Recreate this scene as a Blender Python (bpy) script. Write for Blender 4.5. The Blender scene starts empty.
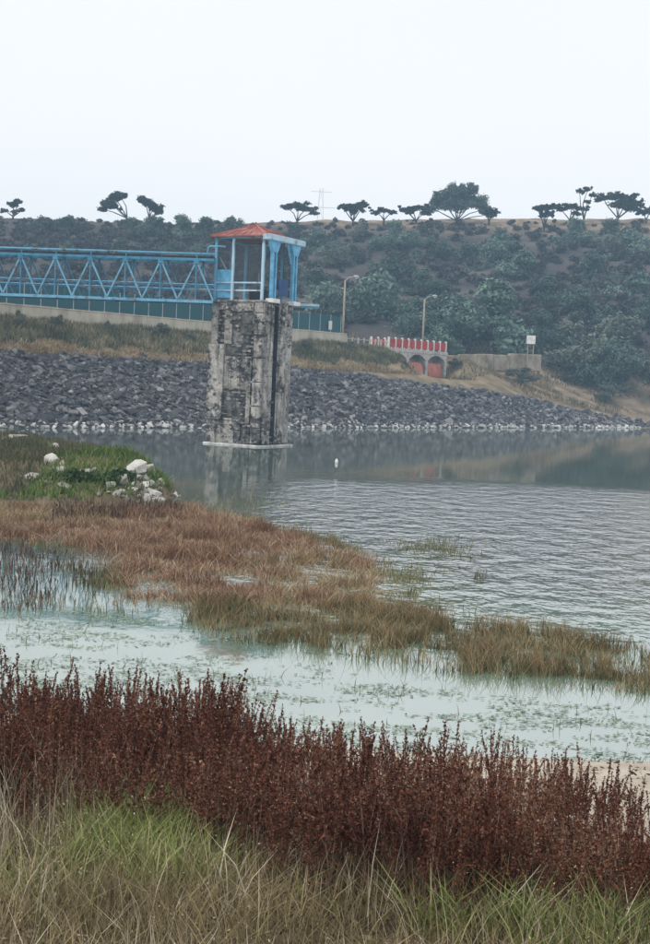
import bpy, bmesh, math, random
import numpy as np
from mathutils import Matrix, Vector, Euler

rnd = random.Random(7)
rng = np.random.default_rng(7)
R = math.radians
scene = bpy.context.scene
col = scene.collection

# ------------------------------------------------------------------ camera
FPX, PW, PH = 1350.0, 650.0, 944.0        # focal length in picture pixels, picture size
CAM_H = 4.0                                # eye height over the water (z = 0)
cam_d = bpy.data.cameras.new("camera")
cam = bpy.data.objects.new("camera", cam_d)
col.objects.link(cam)
cam_d.sensor_fit = 'VERTICAL'
cam_d.sensor_height = 24.0
cam_d.lens = FPX / PH * 24.0
cam_d.clip_start = 0.1
cam_d.clip_end = 3000
CAM_M = Matrix.Translation((0, 0, CAM_H)) @ (Matrix.Rotation(R(90 - 3.86), 4, 'X') @ Matrix.Rotation(R(2.5), 4, 'Z'))
cam.matrix_world = CAM_M
scene.camera = cam

# ------------------------------------------------------------------ sky, sun, exposure
SUN_EL, SUN_AZ = R(56), R(235)
world = bpy.data.worlds.new("World")
scene.world = world
world.use_nodes = True
wt = world.node_tree
wt.nodes.clear()
w_out = wt.nodes.new('ShaderNodeOutputWorld')
w_bg = wt.nodes.new('ShaderNodeBackground')
w_bg.inputs['Strength'].default_value = 0.1
w_sky = wt.nodes.new('ShaderNodeTexSky')
w_sky.sky_type = 'NISHITA'
w_sky.sun_disc = False
w_sky.sun_elevation = SUN_EL
w_sky.sun_rotation = SUN_AZ
w_sky.air_density = 1.0
w_sky.dust_density = 2.0
w_tc = wt.nodes.new('ShaderNodeTexCoord')
w_map = wt.nodes.new('ShaderNodeMapping')
w_map.inputs['Scale'].default_value = (1.0, 1.0, 3.0)
w_noise = wt.nodes.new('ShaderNodeTexNoise')
w_noise.inputs['Scale'].default_value = 1.6
w_noise.inputs['Detail'].default_value = 4
w_ramp = wt.nodes.new('ShaderNodeValToRGB')
w_ramp.color_ramp.elements[0].position = 0.3
w_ramp.color_ramp.elements[0].color = (0.840, 0.852, 0.880, 1)
w_ramp.color_ramp.elements[1].position = 0.75
w_ramp.color_ramp.elements[1].color = (0.885, 0.888, 0.898, 1)
w_mul = wt.nodes.new('ShaderNodeVectorMath')
w_mul.operation = 'SCALE'
w_mul.inputs['Scale'].default_value = 10.2
w_mix = wt.nodes.new('ShaderNodeMix')
w_mix.data_type = 'RGBA'
w_mix.inputs[0].default_value = 0.93
wt.links.new(w_tc.outputs['Generated'], w_map.inputs['Vector'])
wt.links.new(w_map.outputs['Vector'], w_noise.inputs['Vector'])
wt.links.new(w_noise.outputs['Fac'], w_ramp.inputs['Fac'])
wt.links.new(w_ramp.outputs['Color'], w_mul.inputs[0])
wt.links.new(w_sky.outputs['Color'], w_mix.inputs[6])
wt.links.new(w_mul.outputs['Vector'], w_mix.inputs[7])
wt.links.new(w_mix.outputs[2], w_bg.inputs['Color'])
wt.links.new(w_bg.outputs['Background'], w_out.inputs['Surface'])

sun_d = bpy.data.lights.new("sun", 'SUN')
sun_d.energy = 1.5
sun_d.angle = R(10)
sun_d.color = (1.0, 0.97, 0.92)
sun = bpy.data.objects.new("sun", sun_d)
col.objects.link(sun)
sd = Vector((math.sin(SUN_AZ) * math.cos(SUN_EL), math.cos(SUN_AZ) * math.cos(SUN_EL), math.sin(SUN_EL)))
sun.rotation_euler = sd.to_track_quat('Z', 'Y').to_euler()

scene.view_settings.view_transform = 'Standard'
scene.view_settings.look = 'None'
scene.view_settings.exposure = 0.27
scene.view_settings.gamma = 1.0
scene.view_settings.use_curve_mapping = False
scene.render.engine = 'CYCLES'
scene.cycles.use_denoising = True
scene.cycles.max_bounces = 6
scene.cycles.diffuse_bounces = 2
scene.cycles.glossy_bounces = 3
scene.cycles.transparent_max_bounces = 12
scene.cycles.volume_bounces = 1

# ------------------------------------------------------------------ measuring helpers
_m3 = CAM_M.to_3x3()

def ray(px, py):
    d = _m3 @ Vector(((px - PW / 2) / FPX, -(py - PH / 2) / FPX, -1.0))
    return d

def G(px, py, Y):
    """point at depth Y seen at picture position px, py"""
    d = ray(px, py)
    k = Y / d.y
    return Vector((d.x * k, Y, CAM_H + d.z * k))

def W(px, py, z=0.0):
    """point on the level z seen at px, py"""
    d = ray(px, py)
    k = (z - CAM_H) / d.z
    return Vector((d.x * k, d.y * k, z))

def H(px, py, f, y0, y1, n=400):
    """first point of the height function f seen at px, py between the depths y0 and y1"""
    for Y in np.linspace(y0, y1, n):
        p = G(px, py, Y)
        if p.z <= f(p.x, p.y):
            return p
    return G(px, py, y1)

def smooth(e0, e1, x):
    t = np.clip((np.asarray(x, float) - e0) / (e1 - e0), 0, 1)
    return t * t * (3 - 2 * t)

_gt = rng.random((256, 256))
def vnoise(x, y, s=1.0):
    x = np.asarray(x, float) * s + 1000; y = np.asarray(y, float) * s + 1000
    xi = np.floor(x).astype(int); yi = np.floor(y).astype(int)
    fx = x - xi; fy = y - yi
    fx = fx * fx * (3 - 2 * fx); fy = fy * fy * (3 - 2 * fy)
    a = _gt[xi % 256, yi % 256]; b = _gt[(xi + 1) % 256, yi % 256]
    c = _gt[xi % 256, (yi + 1) % 256]; d = _gt[(xi + 1) % 256, (yi + 1) % 256]
    return (a * (1 - fx) + b * fx) * (1 - fy) + (c * (1 - fx) + d * fx) * fy

def fbm(x, y, s=1.0, o=4):
    v = 0; a = 0.5
    for i in range(o):
        v = v + a * vnoise(x, y, s); s *= 2.03; a *= 0.5
    return v

def inpoly(x, y, poly):
    """signed distance, positive inside"""
    x = np.asarray(x, float); y = np.asarray(y, float)
    ins = np.zeros(x.shape, bool); dist = np.full(x.shape, 1e9)
    n = len(poly)
    for i in range(n):
        x0, y0 = poly[i]; x1, y1 = poly[(i + 1) % n]
        c = ((y0 > y) != (y1 > y)) & (x < (x1 - x0) * (y - y0) / ((y1 - y0) if y1 != y0 else 1e-9) + x0)
        ins ^= c
        dx, dy = x1 - x0, y1 - y0
        t = np.clip(((x - x0) * dx + (y - y0) * dy) / (dx * dx + dy * dy + 1e-12), 0, 1)
        dist = np.minimum(dist, np.hypot(x - x0 - t * dx, y - y0 - t * dy))
    return np.where(ins, dist, -dist)

# ------------------------------------------------------------------ object helpers
def tag(o, label=None, cat=None, group=None, kind=None):
    if label: o["label"] = label
    if cat: o["category"] = cat
    if group: o["group"] = group
    if kind: o["kind"] = kind
    return o

def link(name, me, parent=None, loc=None):
    o = bpy.data.objects.new(name, me)
    col.objects.link(o)
    if parent: o.parent = parent
    if loc is not None: o.location = loc
    return o

def empty(name, loc, rz=0.0):
    o = bpy.data.objects.new(name, None)
    o.empty_display_size = 0.3
    col.objects.link(o)
    o.location = loc
    o.rotation_euler = (0, 0, rz)
    return o

def np_mesh(name, V, faces, mats, midx=None, smooth_shade=False):
    """faces: list of integer arrays (m,3) or (m,4)"""
    me = bpy.data.meshes.new(name)
    V = np.asarray(V, np.float32).reshape(-1, 3)
    faces = [np.asarray(f, np.int32) for f in faces if len(f)]
    li = np.concatenate([f.ravel() for f in faces])
    tot = np.concatenate([np.full(len(f), f.shape[1], np.int32) for f in faces])
    st = np.concatenate([[0], np.cumsum(tot)[:-1]]).astype(np.int32)
    me.vertices.add(len(V)); me.vertices.foreach_set('co', V.ravel())
    me.loops.add(len(li)); me.loops.foreach_set('vertex_index', li)
    me.polygons.add(len(tot)); me.polygons.foreach_set('loop_start', st)
    me.polygons.foreach_set('loop_total', tot)
    for m in (mats if isinstance(mats, (list, tuple)) else [mats]):
        me.materials.append(m)
    if midx is not None:
        me.polygons.foreach_set('material_index', np.asarray(midx, np.int32))
    me.polygons.foreach_set('use_smooth', np.full(len(tot), smooth_shade))
    me.update(calc_edges=True)
    return me

class MB:
    """collects boxes, bars and prisms into one mesh"""
    def __init__(self):
        self.v = []; self.f = []
    def _add(self, vs, fs):
        b = len(self.v)
        self.v += [tuple(p) for p in vs]
        self.f += [tuple(i + b for i in q) for q in fs]
        return self
    def box(self, x0, x1, y0, y1, z0, z1):
        vs = [(x, y, z) for z in (z0, z1) for y in (y0, y1) for x in (x0, x1)]
        return self._add(vs, [(0, 2, 3, 1), (4, 5, 7, 6), (0, 1, 5, 4), (2, 6, 7, 3), (0, 4, 6, 2), (1, 3, 7, 5)])
    def bar(self, a, b, w, h=None, up=(0, 0, 1)):
        a = Vector(a); b = Vector(b); h = h or w
        d = (b - a).normalized()
        upv = Vector(up)
        if abs(d.dot(upv)) > 0.95: upv = Vector((0, 1, 0))
        s = d.cross(upv).normalized(); u = s.cross(d).normalized()
        vs = []
        for p in (a, b):
            for sx, sy in ((-1, -1), (1, -1), (1, 1), (-1, 1)):
                vs.append(p + s * (sx * w / 2) + u * (sy * h / 2))
        return self._add(vs, [(0, 1, 2, 3), (7, 6, 5, 4), (0, 4, 5, 1), (1, 5, 6, 2), (2, 6, 7, 3), (3, 7, 4, 0)])
    def tube(self, pts, radii, n=8, cap=True):
        pts = [Vector(p) for p in pts]
        rings = []
        base = len(self.v)
        for i, p in enumerate(pts):
            d = (pts[min(i + 1, len(pts) - 1)] - pts[max(i - 1, 0)]).normalized()
            up = Vector((0, 0, 1)) if abs(d.z) < 0.9 else Vector((1, 0, 0))
            s = d.cross(up).normalized(); u = s.cross(d)
            r = radii[i] if hasattr(radii, '__len__') else radii
            for k in range(n):
                a = 2 * math.pi * k / n
                self.v.append(tuple(p + s * (math.cos(a) * r) + u * (math.sin(a) * r)))
        for i in range(len(pts) - 1):
            for k in range(n):
                k2 = (k + 1) % n
                self.f.append((base + i * n + k, base + i * n + k2, base + (i + 1) * n + k2, base + (i + 1) * n + k))
        if cap:
            self.f.append(tuple(base + k for k in range(n))[::-1])
            self.f.append(tuple(base + (len(pts) - 1) * n + k for k in range(n)))
        return self
    def mesh(self, name, mat, smooth_shade=False, bevel=0.0):
        me = bpy.data.meshes.new(name)
        me.from_pydata(self.v, [], self.f)
        me.materials.append(mat)
        if bevel:
            bm = bmesh.new(); bm.from_mesh(me)
            bmesh.ops.bevel(bm, geom=bm.edges[:], offset=bevel, segments=1, affect='EDGES')
            bm.to_mesh(me); bm.free()
        bm = bmesh.new(); bm.from_mesh(me)
        bmesh.ops.recalc_face_normals(bm, faces=bm.faces[:])
        bm.to_mesh(me); bm.free()
        if smooth_shade:
            me.polygons.foreach_set('use_smooth', [True] * len(me.polygons))
        me.update()
        return me
    def build(self, name, mat, parent=None, smooth_shade=False, bevel=0.0):
        return link(name, self.mesh(name, mat, smooth_shade, bevel), parent)

# ------------------------------------------------------------------ materials
def nodes_of(name):
    m = bpy.data.materials.new(name)
    m.use_nodes = True
    nt = m.node_tree
    b = nt.nodes['Principled BSDF']
    return m, nt, b

def ramp(nt, fac, stops):
    r = nt.nodes.new('ShaderNodeValToRGB')
    e = r.color_ramp.elements
    while len(e) < len(stops): e.new(0.5)
    for el, (p, c) in zip(e, stops):
        el.position = p; el.color = (*c, 1)
    nt.links.new(fac, r.inputs['Fac'])
    return r.outputs['Color']

def noise(nt, scale, detail=4, vec=None, rough=0.55, stretch=None):
    n = nt.nodes.new('ShaderNodeTexNoise')
    n.inputs['Scale'].default_value = scale
    n.inputs['Detail'].default_value = detail
    n.inputs['Roughness'].default_value = rough
    if vec is None:
        g = nt.nodes.new('ShaderNodeNewGeometry'); vec = g.outputs['Position']
    if stretch:
        mp = nt.nodes.new('ShaderNodeMapping'); mp.inputs['Scale'].default_value = stretch
        nt.links.new(vec, mp.inputs['Vector']); vec = mp.outputs['Vector']
    nt.links.new(vec, n.inputs['Vector'])
    return n.outputs['Fac']

def mixc(nt, fac, a, b, mode='MIX'):
    m = nt.nodes.new('ShaderNodeMix'); m.data_type = 'RGBA'; m.blend_type = mode
    for s, v in ((0, fac), (6, a), (7, b)):
        if hasattr(v, 'is_linked') or isinstance(v, bpy.types.NodeSocket): nt.links.new(v, m.inputs[s])
        elif s == 0: m.inputs[0].default_value = v
        else: m.inputs[s].default_value = (*v, 1)
    return m.outputs[2]

def bump(nt, b, h, dist, strength=1.0):
    bp = nt.nodes.new('ShaderNodeBump')
    bp.inputs['Distance'].default_value = dist
    bp.inputs['Strength'].default_value = strength
    nt.links.new(h, bp.inputs['Height'])
    nt.links.new(bp.outputs['Normal'], b.inputs['Normal'])

def noisy(name, stops, scale=2.0, rough=0.85, bdist=0.0, bscale=None, detail=5, stretch=None, metallic=0.0, local=False, spec=0.3):
    m, nt, b = nodes_of(name)
    vec = None
    if local:
        tc = nt.nodes.new('ShaderNodeTexCoord'); vec = tc.outputs['Object']
    nt.links.new(ramp(nt, noise(nt, scale, detail, vec, stretch=stretch), stops), b.inputs['Base Color'])
    b.inputs['Roughness'].default_value = rough
    b.inputs['Metallic'].default_value = metallic
    b.inputs['Specular IOR Level'].default_value = spec
    if bdist: bump(nt, b, noise(nt, bscale or scale * 3, 5, vec), bdist)
    return m

def leafy(name, stops, pscale=0.15, pmix=0.5, rough=0.7, translucent=0.25, spec=0.2):
    """foliage: colour differs leaf by leaf and from patch to patch"""
    m, nt, b = nodes_of(name)
    g = nt.nodes.new('ShaderNodeNewGeometry')
    n = noise(nt, pscale, 3)
    mr = nt.nodes.new('ShaderNodeMapRange')
    mr.inputs['From Min'].default_value = 0.3; mr.inputs['From Max'].default_value = 0.7
    nt.links.new(n, mr.inputs['Value'])
    mx = nt.nodes.new('ShaderNodeMix'); mx.inputs[0].default_value = pmix
    nt.links.new(g.outputs['Random Per Island'], mx.inputs[2]); nt.links.new(mr.outputs['Result'], mx.inputs[3])
    c = ramp(nt, mx.outputs[0], stops)
    nt.links.new(c, b.inputs['Base Color'])
    b.inputs['Roughness'].default_value = rough
    b.inputs['Specular IOR Level'].default_value = spec
    if translucent:
        t = nt.nodes.new('ShaderNodeBsdfTranslucent'); nt.links.new(c, t.inputs['Color'])
        ms = nt.nodes.new('ShaderNodeMixShader'); ms.inputs[0].default_value = translucent
        nt.links.new(b.outputs[0], ms.inputs[1]); nt.links.new(t.outputs[0], ms.inputs[2])
        nt.links.new(ms.outputs[0], nt.nodes['Material Output'].inputs['Surface'])
    return m

M = {}
M['basalt'] = None
def rock_mat(name, stops, scale=1.2):
    m, nt, b = nodes_of(name)
    g = nt.nodes.new('ShaderNodeNewGeometry')
    oi = nt.nodes.new('ShaderNodeObjectInfo')
    ad = nt.nodes.new('ShaderNodeMath'); ad.operation = 'ADD'
    nt.links.new(g.outputs['Random Per Island'], ad.inputs[0]); nt.links.new(oi.outputs['Random'], ad.inputs[1])
    fr = nt.nodes.new('ShaderNodeMath'); fr.operation = 'FRACT'; nt.links.new(ad.outputs[0], fr.inputs[0])
    n = noise(nt, scale, 6)
    mx = nt.nodes.new('ShaderNodeMix'); mx.inputs[0].default_value = 0.45
    nt.links.new(fr.outputs[0], mx.inputs[2]); nt.links.new(n, mx.inputs[3])
    nt.links.new(ramp(nt, mx.outputs[0], stops), b.inputs['Base Color'])
    b.inputs['Roughness'].default_value = 0.9
    b.inputs['Specular IOR Level'].default_value = 0.2
    bump(nt, b, noise(nt, 9, 5), 0.04)
    return m
M['basalt'] = rock_mat('basalt', [(0.15, (0.028, 0.027, 0.031)), (0.42, (0.078, 0.076, 0.083)), (0.68, (0.160, 0.155, 0.160)), (0.88, (0.36, 0.345, 0.33))])
M['bleached'] = rock_mat('bleached_rock', [(0.2, (0.24, 0.24, 0.23)), (0.8, (0.62, 0.61, 0.58))])
M['limestone'] = rock_mat('limestone', [(0.28, (0.15, 0.135, 0.115)), (0.42, (0.30, 0.28, 0.25)), (0.58, (0.44, 0.42, 0.38)), (0.85, (0.64, 0.62, 0.58))], 4.5)

def dam_mat():
    m, nt, b = nodes_of('dam_soil')
    at = nt.nodes.new('ShaderNodeAttribute'); at.attribute_name = 'rubble'
    soil = ramp(nt, noise(nt, 0.5, 6), [(0.3, (0.10, 0.085, 0.06)), (0.55, (0.22, 0.17, 0.11)), (0.75, (0.34, 0.27, 0.18))])
    rub = ramp(nt, noise(nt, 3.0, 6), [(0.3, (0.03, 0.031, 0.038)), (0.7, (0.085, 0.085, 0.095))])
    nt.links.new(mixc(nt, at.outputs['Fac'], soil, rub), b.inputs['Base Color'])
    b.inputs['Roughness'].default_value = 0.95; b.inputs['Specular IOR Level'].default_value = 0.1
    bump(nt, b, noise(nt, 1.5, 6), 0.08)
    return m
M['dam_soil'] = dam_mat()
M['hill_soil'] = noisy('hill_soil', [(0.25, (0.085, 0.070, 0.062)), (0.5, (0.16, 0.125, 0.105)), (0.72, (0.30, 0.235, 0.165))], 0.09, bdist=0.3, bscale=0.8)
M['teal_fence'] = None
def screen_mat(name, c, alpha):
    m, nt, b = nodes_of(name)
    b.inputs['Base Color'].default_value = (*c, 1)
    b.inputs['Roughness'].default_value = 0.7
    b.inputs['Alpha'].default_value = alpha
    return m
M['teal_fence'] = screen_mat('green_wire_mesh', (0.010, 0.095, 0.115), 0.78)
M['window_mesh'] = screen_mat('grey_window_mesh', (0.05, 0.06, 0.075), 0.22)
M['wall'] = noisy('cream_render', [(0.3, (0.30, 0.26, 0.20)), (0.5, (0.50, 0.45, 0.36)), (0.75, (0.62, 0.57, 0.47))], 0.8, bdist=0.01, stretch=(1, 1, 0.4))
M['earth_wall'] = noisy('weathered_wall', [(0.3, (0.17, 0.135, 0.10)), (0.5, (0.31, 0.26, 0.20)), (0.72, (0.46, 0.40, 0.32))], 0.7, bdist=.15, bscale=1.5)
M['blue_paint'] = noisy('light_blue_paint', [(0.33, (0.13, 0.085, 0.065)), (0.40, (0.12, 0.32, 0.46)), (0.75, (0.20, 0.46, 0.62))], 2.2, rough=0.5, stretch=(1, 1, 0.4), spec=0.4)
M['sky_paint'] = noisy('bright_blue_paint', [(0.28, (0.10, 0.22, 0.32)), (0.42, (0.10, 0.34, 0.54)), (0.7, (0.18, 0.49, 0.72))], 2.5, rough=0.45, spec=0.4)
M['pale_paint'] = noisy('pale_blue_white_paint', [(0.33, (0.22, 0.22, 0.22)), (0.42, (0.38, 0.54, 0.64)), (0.75, (0.52, 0.68, 0.77))], 2.6, rough=0.5, stretch=(1, 1, 0.4))
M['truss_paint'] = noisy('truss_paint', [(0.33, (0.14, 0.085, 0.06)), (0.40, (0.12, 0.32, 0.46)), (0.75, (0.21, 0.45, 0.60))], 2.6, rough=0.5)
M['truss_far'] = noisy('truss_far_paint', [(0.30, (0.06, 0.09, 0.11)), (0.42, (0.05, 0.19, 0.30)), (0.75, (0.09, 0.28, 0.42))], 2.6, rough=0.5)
M['deep_blue'] = noisy('deep_blue_paint', [(0.3, (0.012, 0.04, 0.13)), (0.7, (0.03, 0.08, 0.22))], 3, rough=0.5)
M['dark_steel'] = noisy('dark_steel', [(0.3, (0.02, 0.025, 0.03)), (0.7, (0.055, 0.06, 0.07))], 3, rough=0.6)
M['red_roof'] = noisy('red_roof_paint', [(0.3, (0.16, 0.06, 0.05)), (0.5, (0.27, 0.085, 0.068)), (0.72, (0.40, 0.19, 0.16))], 1.8, rough=0.6)
M['red_paint'] = noisy('red_paint', [(0.25, (0.28, 0.03, 0.025)), (0.7, (0.50, 0.07, 0.05))], 1.5, rough=0.55)
M['faded_red'] = noisy('faded_red_paint', [(0.3, (0.30, 0.10, 0.07)), (0.7, (0.55, 0.19, 0.135))], 1.2, rough=0.65, stretch=(1, 1, 0.4))
M['white_paint'] = noisy('white_paint', [(0.3, (0.55, 0.54, 0.52)), (0.7, (0.78, 0.77, 0.75))], 2, rough=0.6)
M['galvanised'] = noisy('galvanised_steel', [(0.3, (0.32, 0.33, 0.34)), (0.7, (0.48, 0.49, 0.50))], 4, rough=0.45, metallic=0.4)
M['brown_pole'] = noisy('weathered_pole', [(0.3, (0.25, 0.20, 0.15)), (0.7, (0.42, 0.36, 0.29))], 5, rough=0.8, stretch=(4, 4, 0.5))
M['bark'] = noisy('bark', [(0.3, (0.035, 0.028, 0.022)), (0.7, (0.10, 0.08, 0.065))], 3, rough=0.95)

def concrete_mat():
    """old render over rubble masonry: pale patches, dark holes where stones show, water streaks, lime"""
    m, nt, b = nodes_of('stained_concrete')
    tc = nt.nodes.new('ShaderNodeTexCoord'); vec = tc.outputs['Object']
    base = ramp(nt, noise(nt, 1.1, 9, vec, 0.68), [(0.30, (0.17, 0.155, 0.14)), (0.48, (0.36, 0.335, 0.30)), (0.68, (0.60, 0.565, 0.51))])
    # exposed rubble
    vo = nt.nodes.new('ShaderNodeTexVoronoi'); vo.inputs['Scale'].default_value = 4.2; vo.inputs['Randomness'].default_value = 1
    mp = nt.nodes.new('ShaderNodeMapping'); mp.inputs['Scale'].default_value = (.8, .8, 1.5)
    nt.links.new(vec, mp.inputs['Vector']); nt.links.new(mp.outputs['Vector'], vo.inputs['Vector'])
    vd = nt.nodes.new('ShaderNodeTexVoronoi'); vd.feature = 'DISTANCE_TO_EDGE'; vd.inputs['Scale'].default_value = 4.2
    nt.links.new(mp.outputs['Vector'], vd.inputs['Vector'])
    sep = nt.nodes.new('ShaderNodeSeparateColor'); nt.links.new(vo.outputs['Color'], sep.inputs[0])
    cell = ramp(nt, sep.outputs[0], [(0.1, (0.045, 0.045, 0.05)), (0.5, (0.15, 0.145, 0.14)), (0.9, (0.36, 0.34, 0.31))])
    joint = ramp(nt, vd.outputs['Distance'], [(0.01, (0.12, 0.12, 0.12)), (0.09, (1, 1, 1))])
    rub = mixc(nt, 1.0, cell, joint, 'MULTIPLY')
    msk = ramp(nt, noise(nt, .75, 6, vec, .62), [(0.47, (0, 0, 0)), (0.53, (1, 1, 1))])
    c = mixc(nt, msk, base, rub)
    streak = noise(nt, 1.0, 7, vec, 0.65, stretch=(2.6, 2.6, 0.25))
    sr = ramp(nt, streak, [(0.36, (0.14, 0.135, 0.13)), (0.50, (1, 1, 1))])
    c = mixc(nt, 0.8, c, sr, 'MULTIPLY')
    lime = ramp(nt, noise(nt, 2.4, 7, vec, 0.65, stretch=(1.6, 1.6, 0.7)), [(0.60, (0, 0, 0)), (0.70, (1, 1, 1))])
    c = mixc(nt, lime, c, (0.62, 0.60, 0.56))
    dk = ramp(nt, noise(nt, 5.5, 4, vec, 0.7), [(0.36, (0.2, 0.2, 0.2)), (0.45, (1, 1, 1))])
    c = mixc(nt, 0.85, c, dk, 'MULTIPLY')
    nt.links.new(c, b.inputs['Base Color'])
    b.inputs['Roughness'].default_value = 0.92
    bump(nt, b, noise(nt, 8, 8, vec, .7), 0.09)
    return m
M['concrete'] = concrete_mat()
M['pale_concrete'] = noisy('pale_concrete', [(0.3, (0.27, 0.25, 0.22)), (0.5, (0.45, 0.43, 0.39)), (0.75, (0.60, 0.58, 0.54))], 1.6, bdist=0.02, local=True)
M['masonry'] = rock_mat('dark_masonry', [(0.15, (0.035, 0.035, 0.038)), (0.5, (0.13, 0.125, 0.12)), (0.85, (0.36, 0.34, 0.32))], 2.5)
M['mortar'] = noisy('dark_mortar', [(0.3, (0.035, 0.035, 0.036)), (0.5, (0.11, 0.105, 0.10)), (0.72, (0.30, 0.285, 0.26))], 2.2, bdist=.05, local=True)
M['lime_crust'] = noisy('lime_crust', [(0.3, (0.22, 0.22, 0.21)), (0.5, (0.48, 0.48, 0.46)), (0.7, (0.70, 0.70, 0.67))], 3.0, bdist=0.02)

# ------------------------------------------------------------------ the dam line and the far land
P0 = W(0, 428); P1 = W(640, 428)
DT = (P1 - P0); DL = DT.length; DT.normalize()
DN = Vector((-DT.y, DT.x, 0))                      # away from the water
def ts(x, y):
    dx = x - P0.x; dy = y - P0.y
    return dx * DT.x + dy * DT.y, dx * DN.x + dy * DN.y
def tp(t, s, z=0.0):
    return Vector((P0.x + DT.x * t + DN.x * s, P0.y + DT.y * t + DN.y * s, z))
def t_at(px, s):
    """position along the dam, on the line at distance s behind the waterline, seen in picture column px"""
    best = None
    for t in np.linspace(-20, 140, 1601):
        p = tp(t, s, 7.0)
        v = CAM_M.inverted() @ p
        q = PW / 2 + FPX * v.x / -v.z
        if best is None or abs(q - px) < best[0]: best = (abs(q - px), t)
    return best[1]

T_G0, T_G1 = t_at(379, 17.5), t_at(437, 17.5)      # spillway bridge
T_END = t_at(345, 16.0)                            # end of the crest wall

def ridge_z(x):
    return 35.2 + 0.05 * np.clip(x, -90, 90) + 1.6 * (vnoise(x, 0 * np.asarray(x), 0.03) - 0.5)

def prof(t, s):
    t = np.asarray(t, float); s = np.asarray(s, float)
    z = np.interp(s, [-60, -12, 0, 10.9, 13.6, 15.6, 24, 60], [-7, -3.6, 0, 5.2, 6.7, 7.6, 7.65, 7.2])
    g = np.interp(s, [-60, -12, 0, 10.9, 16, 24, 60], [-6, -3.0, 0, 4.2, 6.3, 7.3, 7.4])
    k = smooth(T_G1 - 2, T_G1 + 12, t)
    z = z * (1 - k) + g * k
    notch = smooth(T_G0 - 1.5, T_G0 + 2.2, t) * (1 - smooth(T_G1 - .2, T_G1 + 2.5, t)) * smooth(8.0, 11, s) * (1 - smooth(28, 32, s))
    return z * (1 - notch) + np.minimum(z, 4.75) * notch

def land(x, y):
    x = np.asarray(x, float); y = np.asarray(y, float)
    t, s = ts(x, y)
    z = prof(t, s) + (fbm(x, y, 0.12) - 0.47) * 0.9 * smooth(-1, 6, s) * smooth(T_G1 - 2, T_G1 + 8, t)
    yb = 172 + 10 * (vnoise(x, y * 0, 0.02) - 0.5)
    u = np.clip((y - yb) / 94.0, 0, 1.0)
    hill = u ** 0.9
    z2 = 7.4 + (ridge_z(x) - 7.4) * hill + (fbm(x, y, 0.05) - 0.47) * 5.0 * np.sin(np.pi * np.clip(u, 0, 1)) + (fbm(x, y, 0.3, 3) - 0.44) * 1.0 * smooth(0.02, 0.2, u)
    z2 = z2 - np.clip(y - 272, 0, None) * 0.035
    k = smooth(-4, 10, y - yb)
    z = z * (1 - k) + z2 * k
    # water side far from the dam stays low
    return z

def dam_inside(t, s):
    return smooth(-78, -74, t) * (1 - smooth(T_G1 + 6, T_G1 + 12, t)) * smooth(-9, -6, s) * (1 - smooth(26, 30, s))

xs = np.concatenate([np.linspace(-420, -130, 30), np.linspace(-126, 126, 190), np.linspace(130, 420, 30)])
ys = np.concatenate([np.linspace(62, 280, 170), np.linspace(284, 600, 40)])
XX, YY = np.meshgrid(xs, ys)
tt, ss = ts(XX, YY)
ZZ = land(XX, YY) - 1.2 * dam_inside(tt, ss)
def grid_faces(nx, ny):
    i = np.arange(nx - 1)[None, :] + np.arange(ny - 1)[:, None] * nx
    i = i.ravel()
    return np.stack([i, i + 1, i + 1 + nx, i + nx], 1)
def ground_mat():
    m, nt, b = nodes_of('hill_ground')
    c1 = ramp(nt, noise(nt, 0.10, 6), [(0.28, (0.044, 0.041, 0.042)), (0.5, (0.074, 0.064, 0.062)), (0.72, (0.135, 0.112, 0.10))])
    c2 = ramp(nt, noise(nt, 0.35, 6), [(0.3, (0.10, 0.09, 0.06)), (0.5, (0.22, 0.165, 0.115)), (0.7, (0.34, 0.265, 0.19))])
    g = nt.nodes.new('ShaderNodeNewGeometry'); sx = nt.nodes.new('ShaderNodeSeparateXYZ')
    nt.links.new(g.outputs['Position'], sx.inputs[0])
    # dry grass on the low ground by the shore and along the ridge top, bare dark soil on the hill face
    mr = nt.nodes.new('ShaderNodeMapRange'); mr.inputs['From Min'].default_value = 9.0; mr.inputs['From Max'].default_value = 7.6
    nt.links.new(sx.outputs['Z'], mr.inputs['Value'])
    mr2 = nt.nodes.new('ShaderNodeMapRange'); mr2.inputs['From Min'].default_value = 31.0; mr2.inputs['From Max'].default_value = 35.5
    nt.links.new(sx.outputs['Z'], mr2.inputs['Value'])
    mx = nt.nodes.new('ShaderNodeMath'); mx.operation = 'MAXIMUM'
    nt.links.new(mr.outputs['Result'], mx.inputs[0]); nt.links.new(mr2.outputs['Result'], mx.inputs[1])
    nt.links.new(mixc(nt, mx.outputs[0], c1, c2), b.inputs['Base Color'])
    b.inputs['Roughness'].default_value = 0.95; b.inputs['Specular IOR Level'].default_value = 0.1
    bump(nt, b, noise(nt, 1.2, 6), 0.25)
    return m
M['ground'] = ground_mat()
far = link('hill_terrain', np_mesh('hill_terrain', np.stack([XX, YY, ZZ], -1), [grid_faces(len(xs), len(ys))], M['ground'], smooth_shade=True))
tag(far, 'dry brown wooded hillside rising behind the dam', kind='structure')

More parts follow.
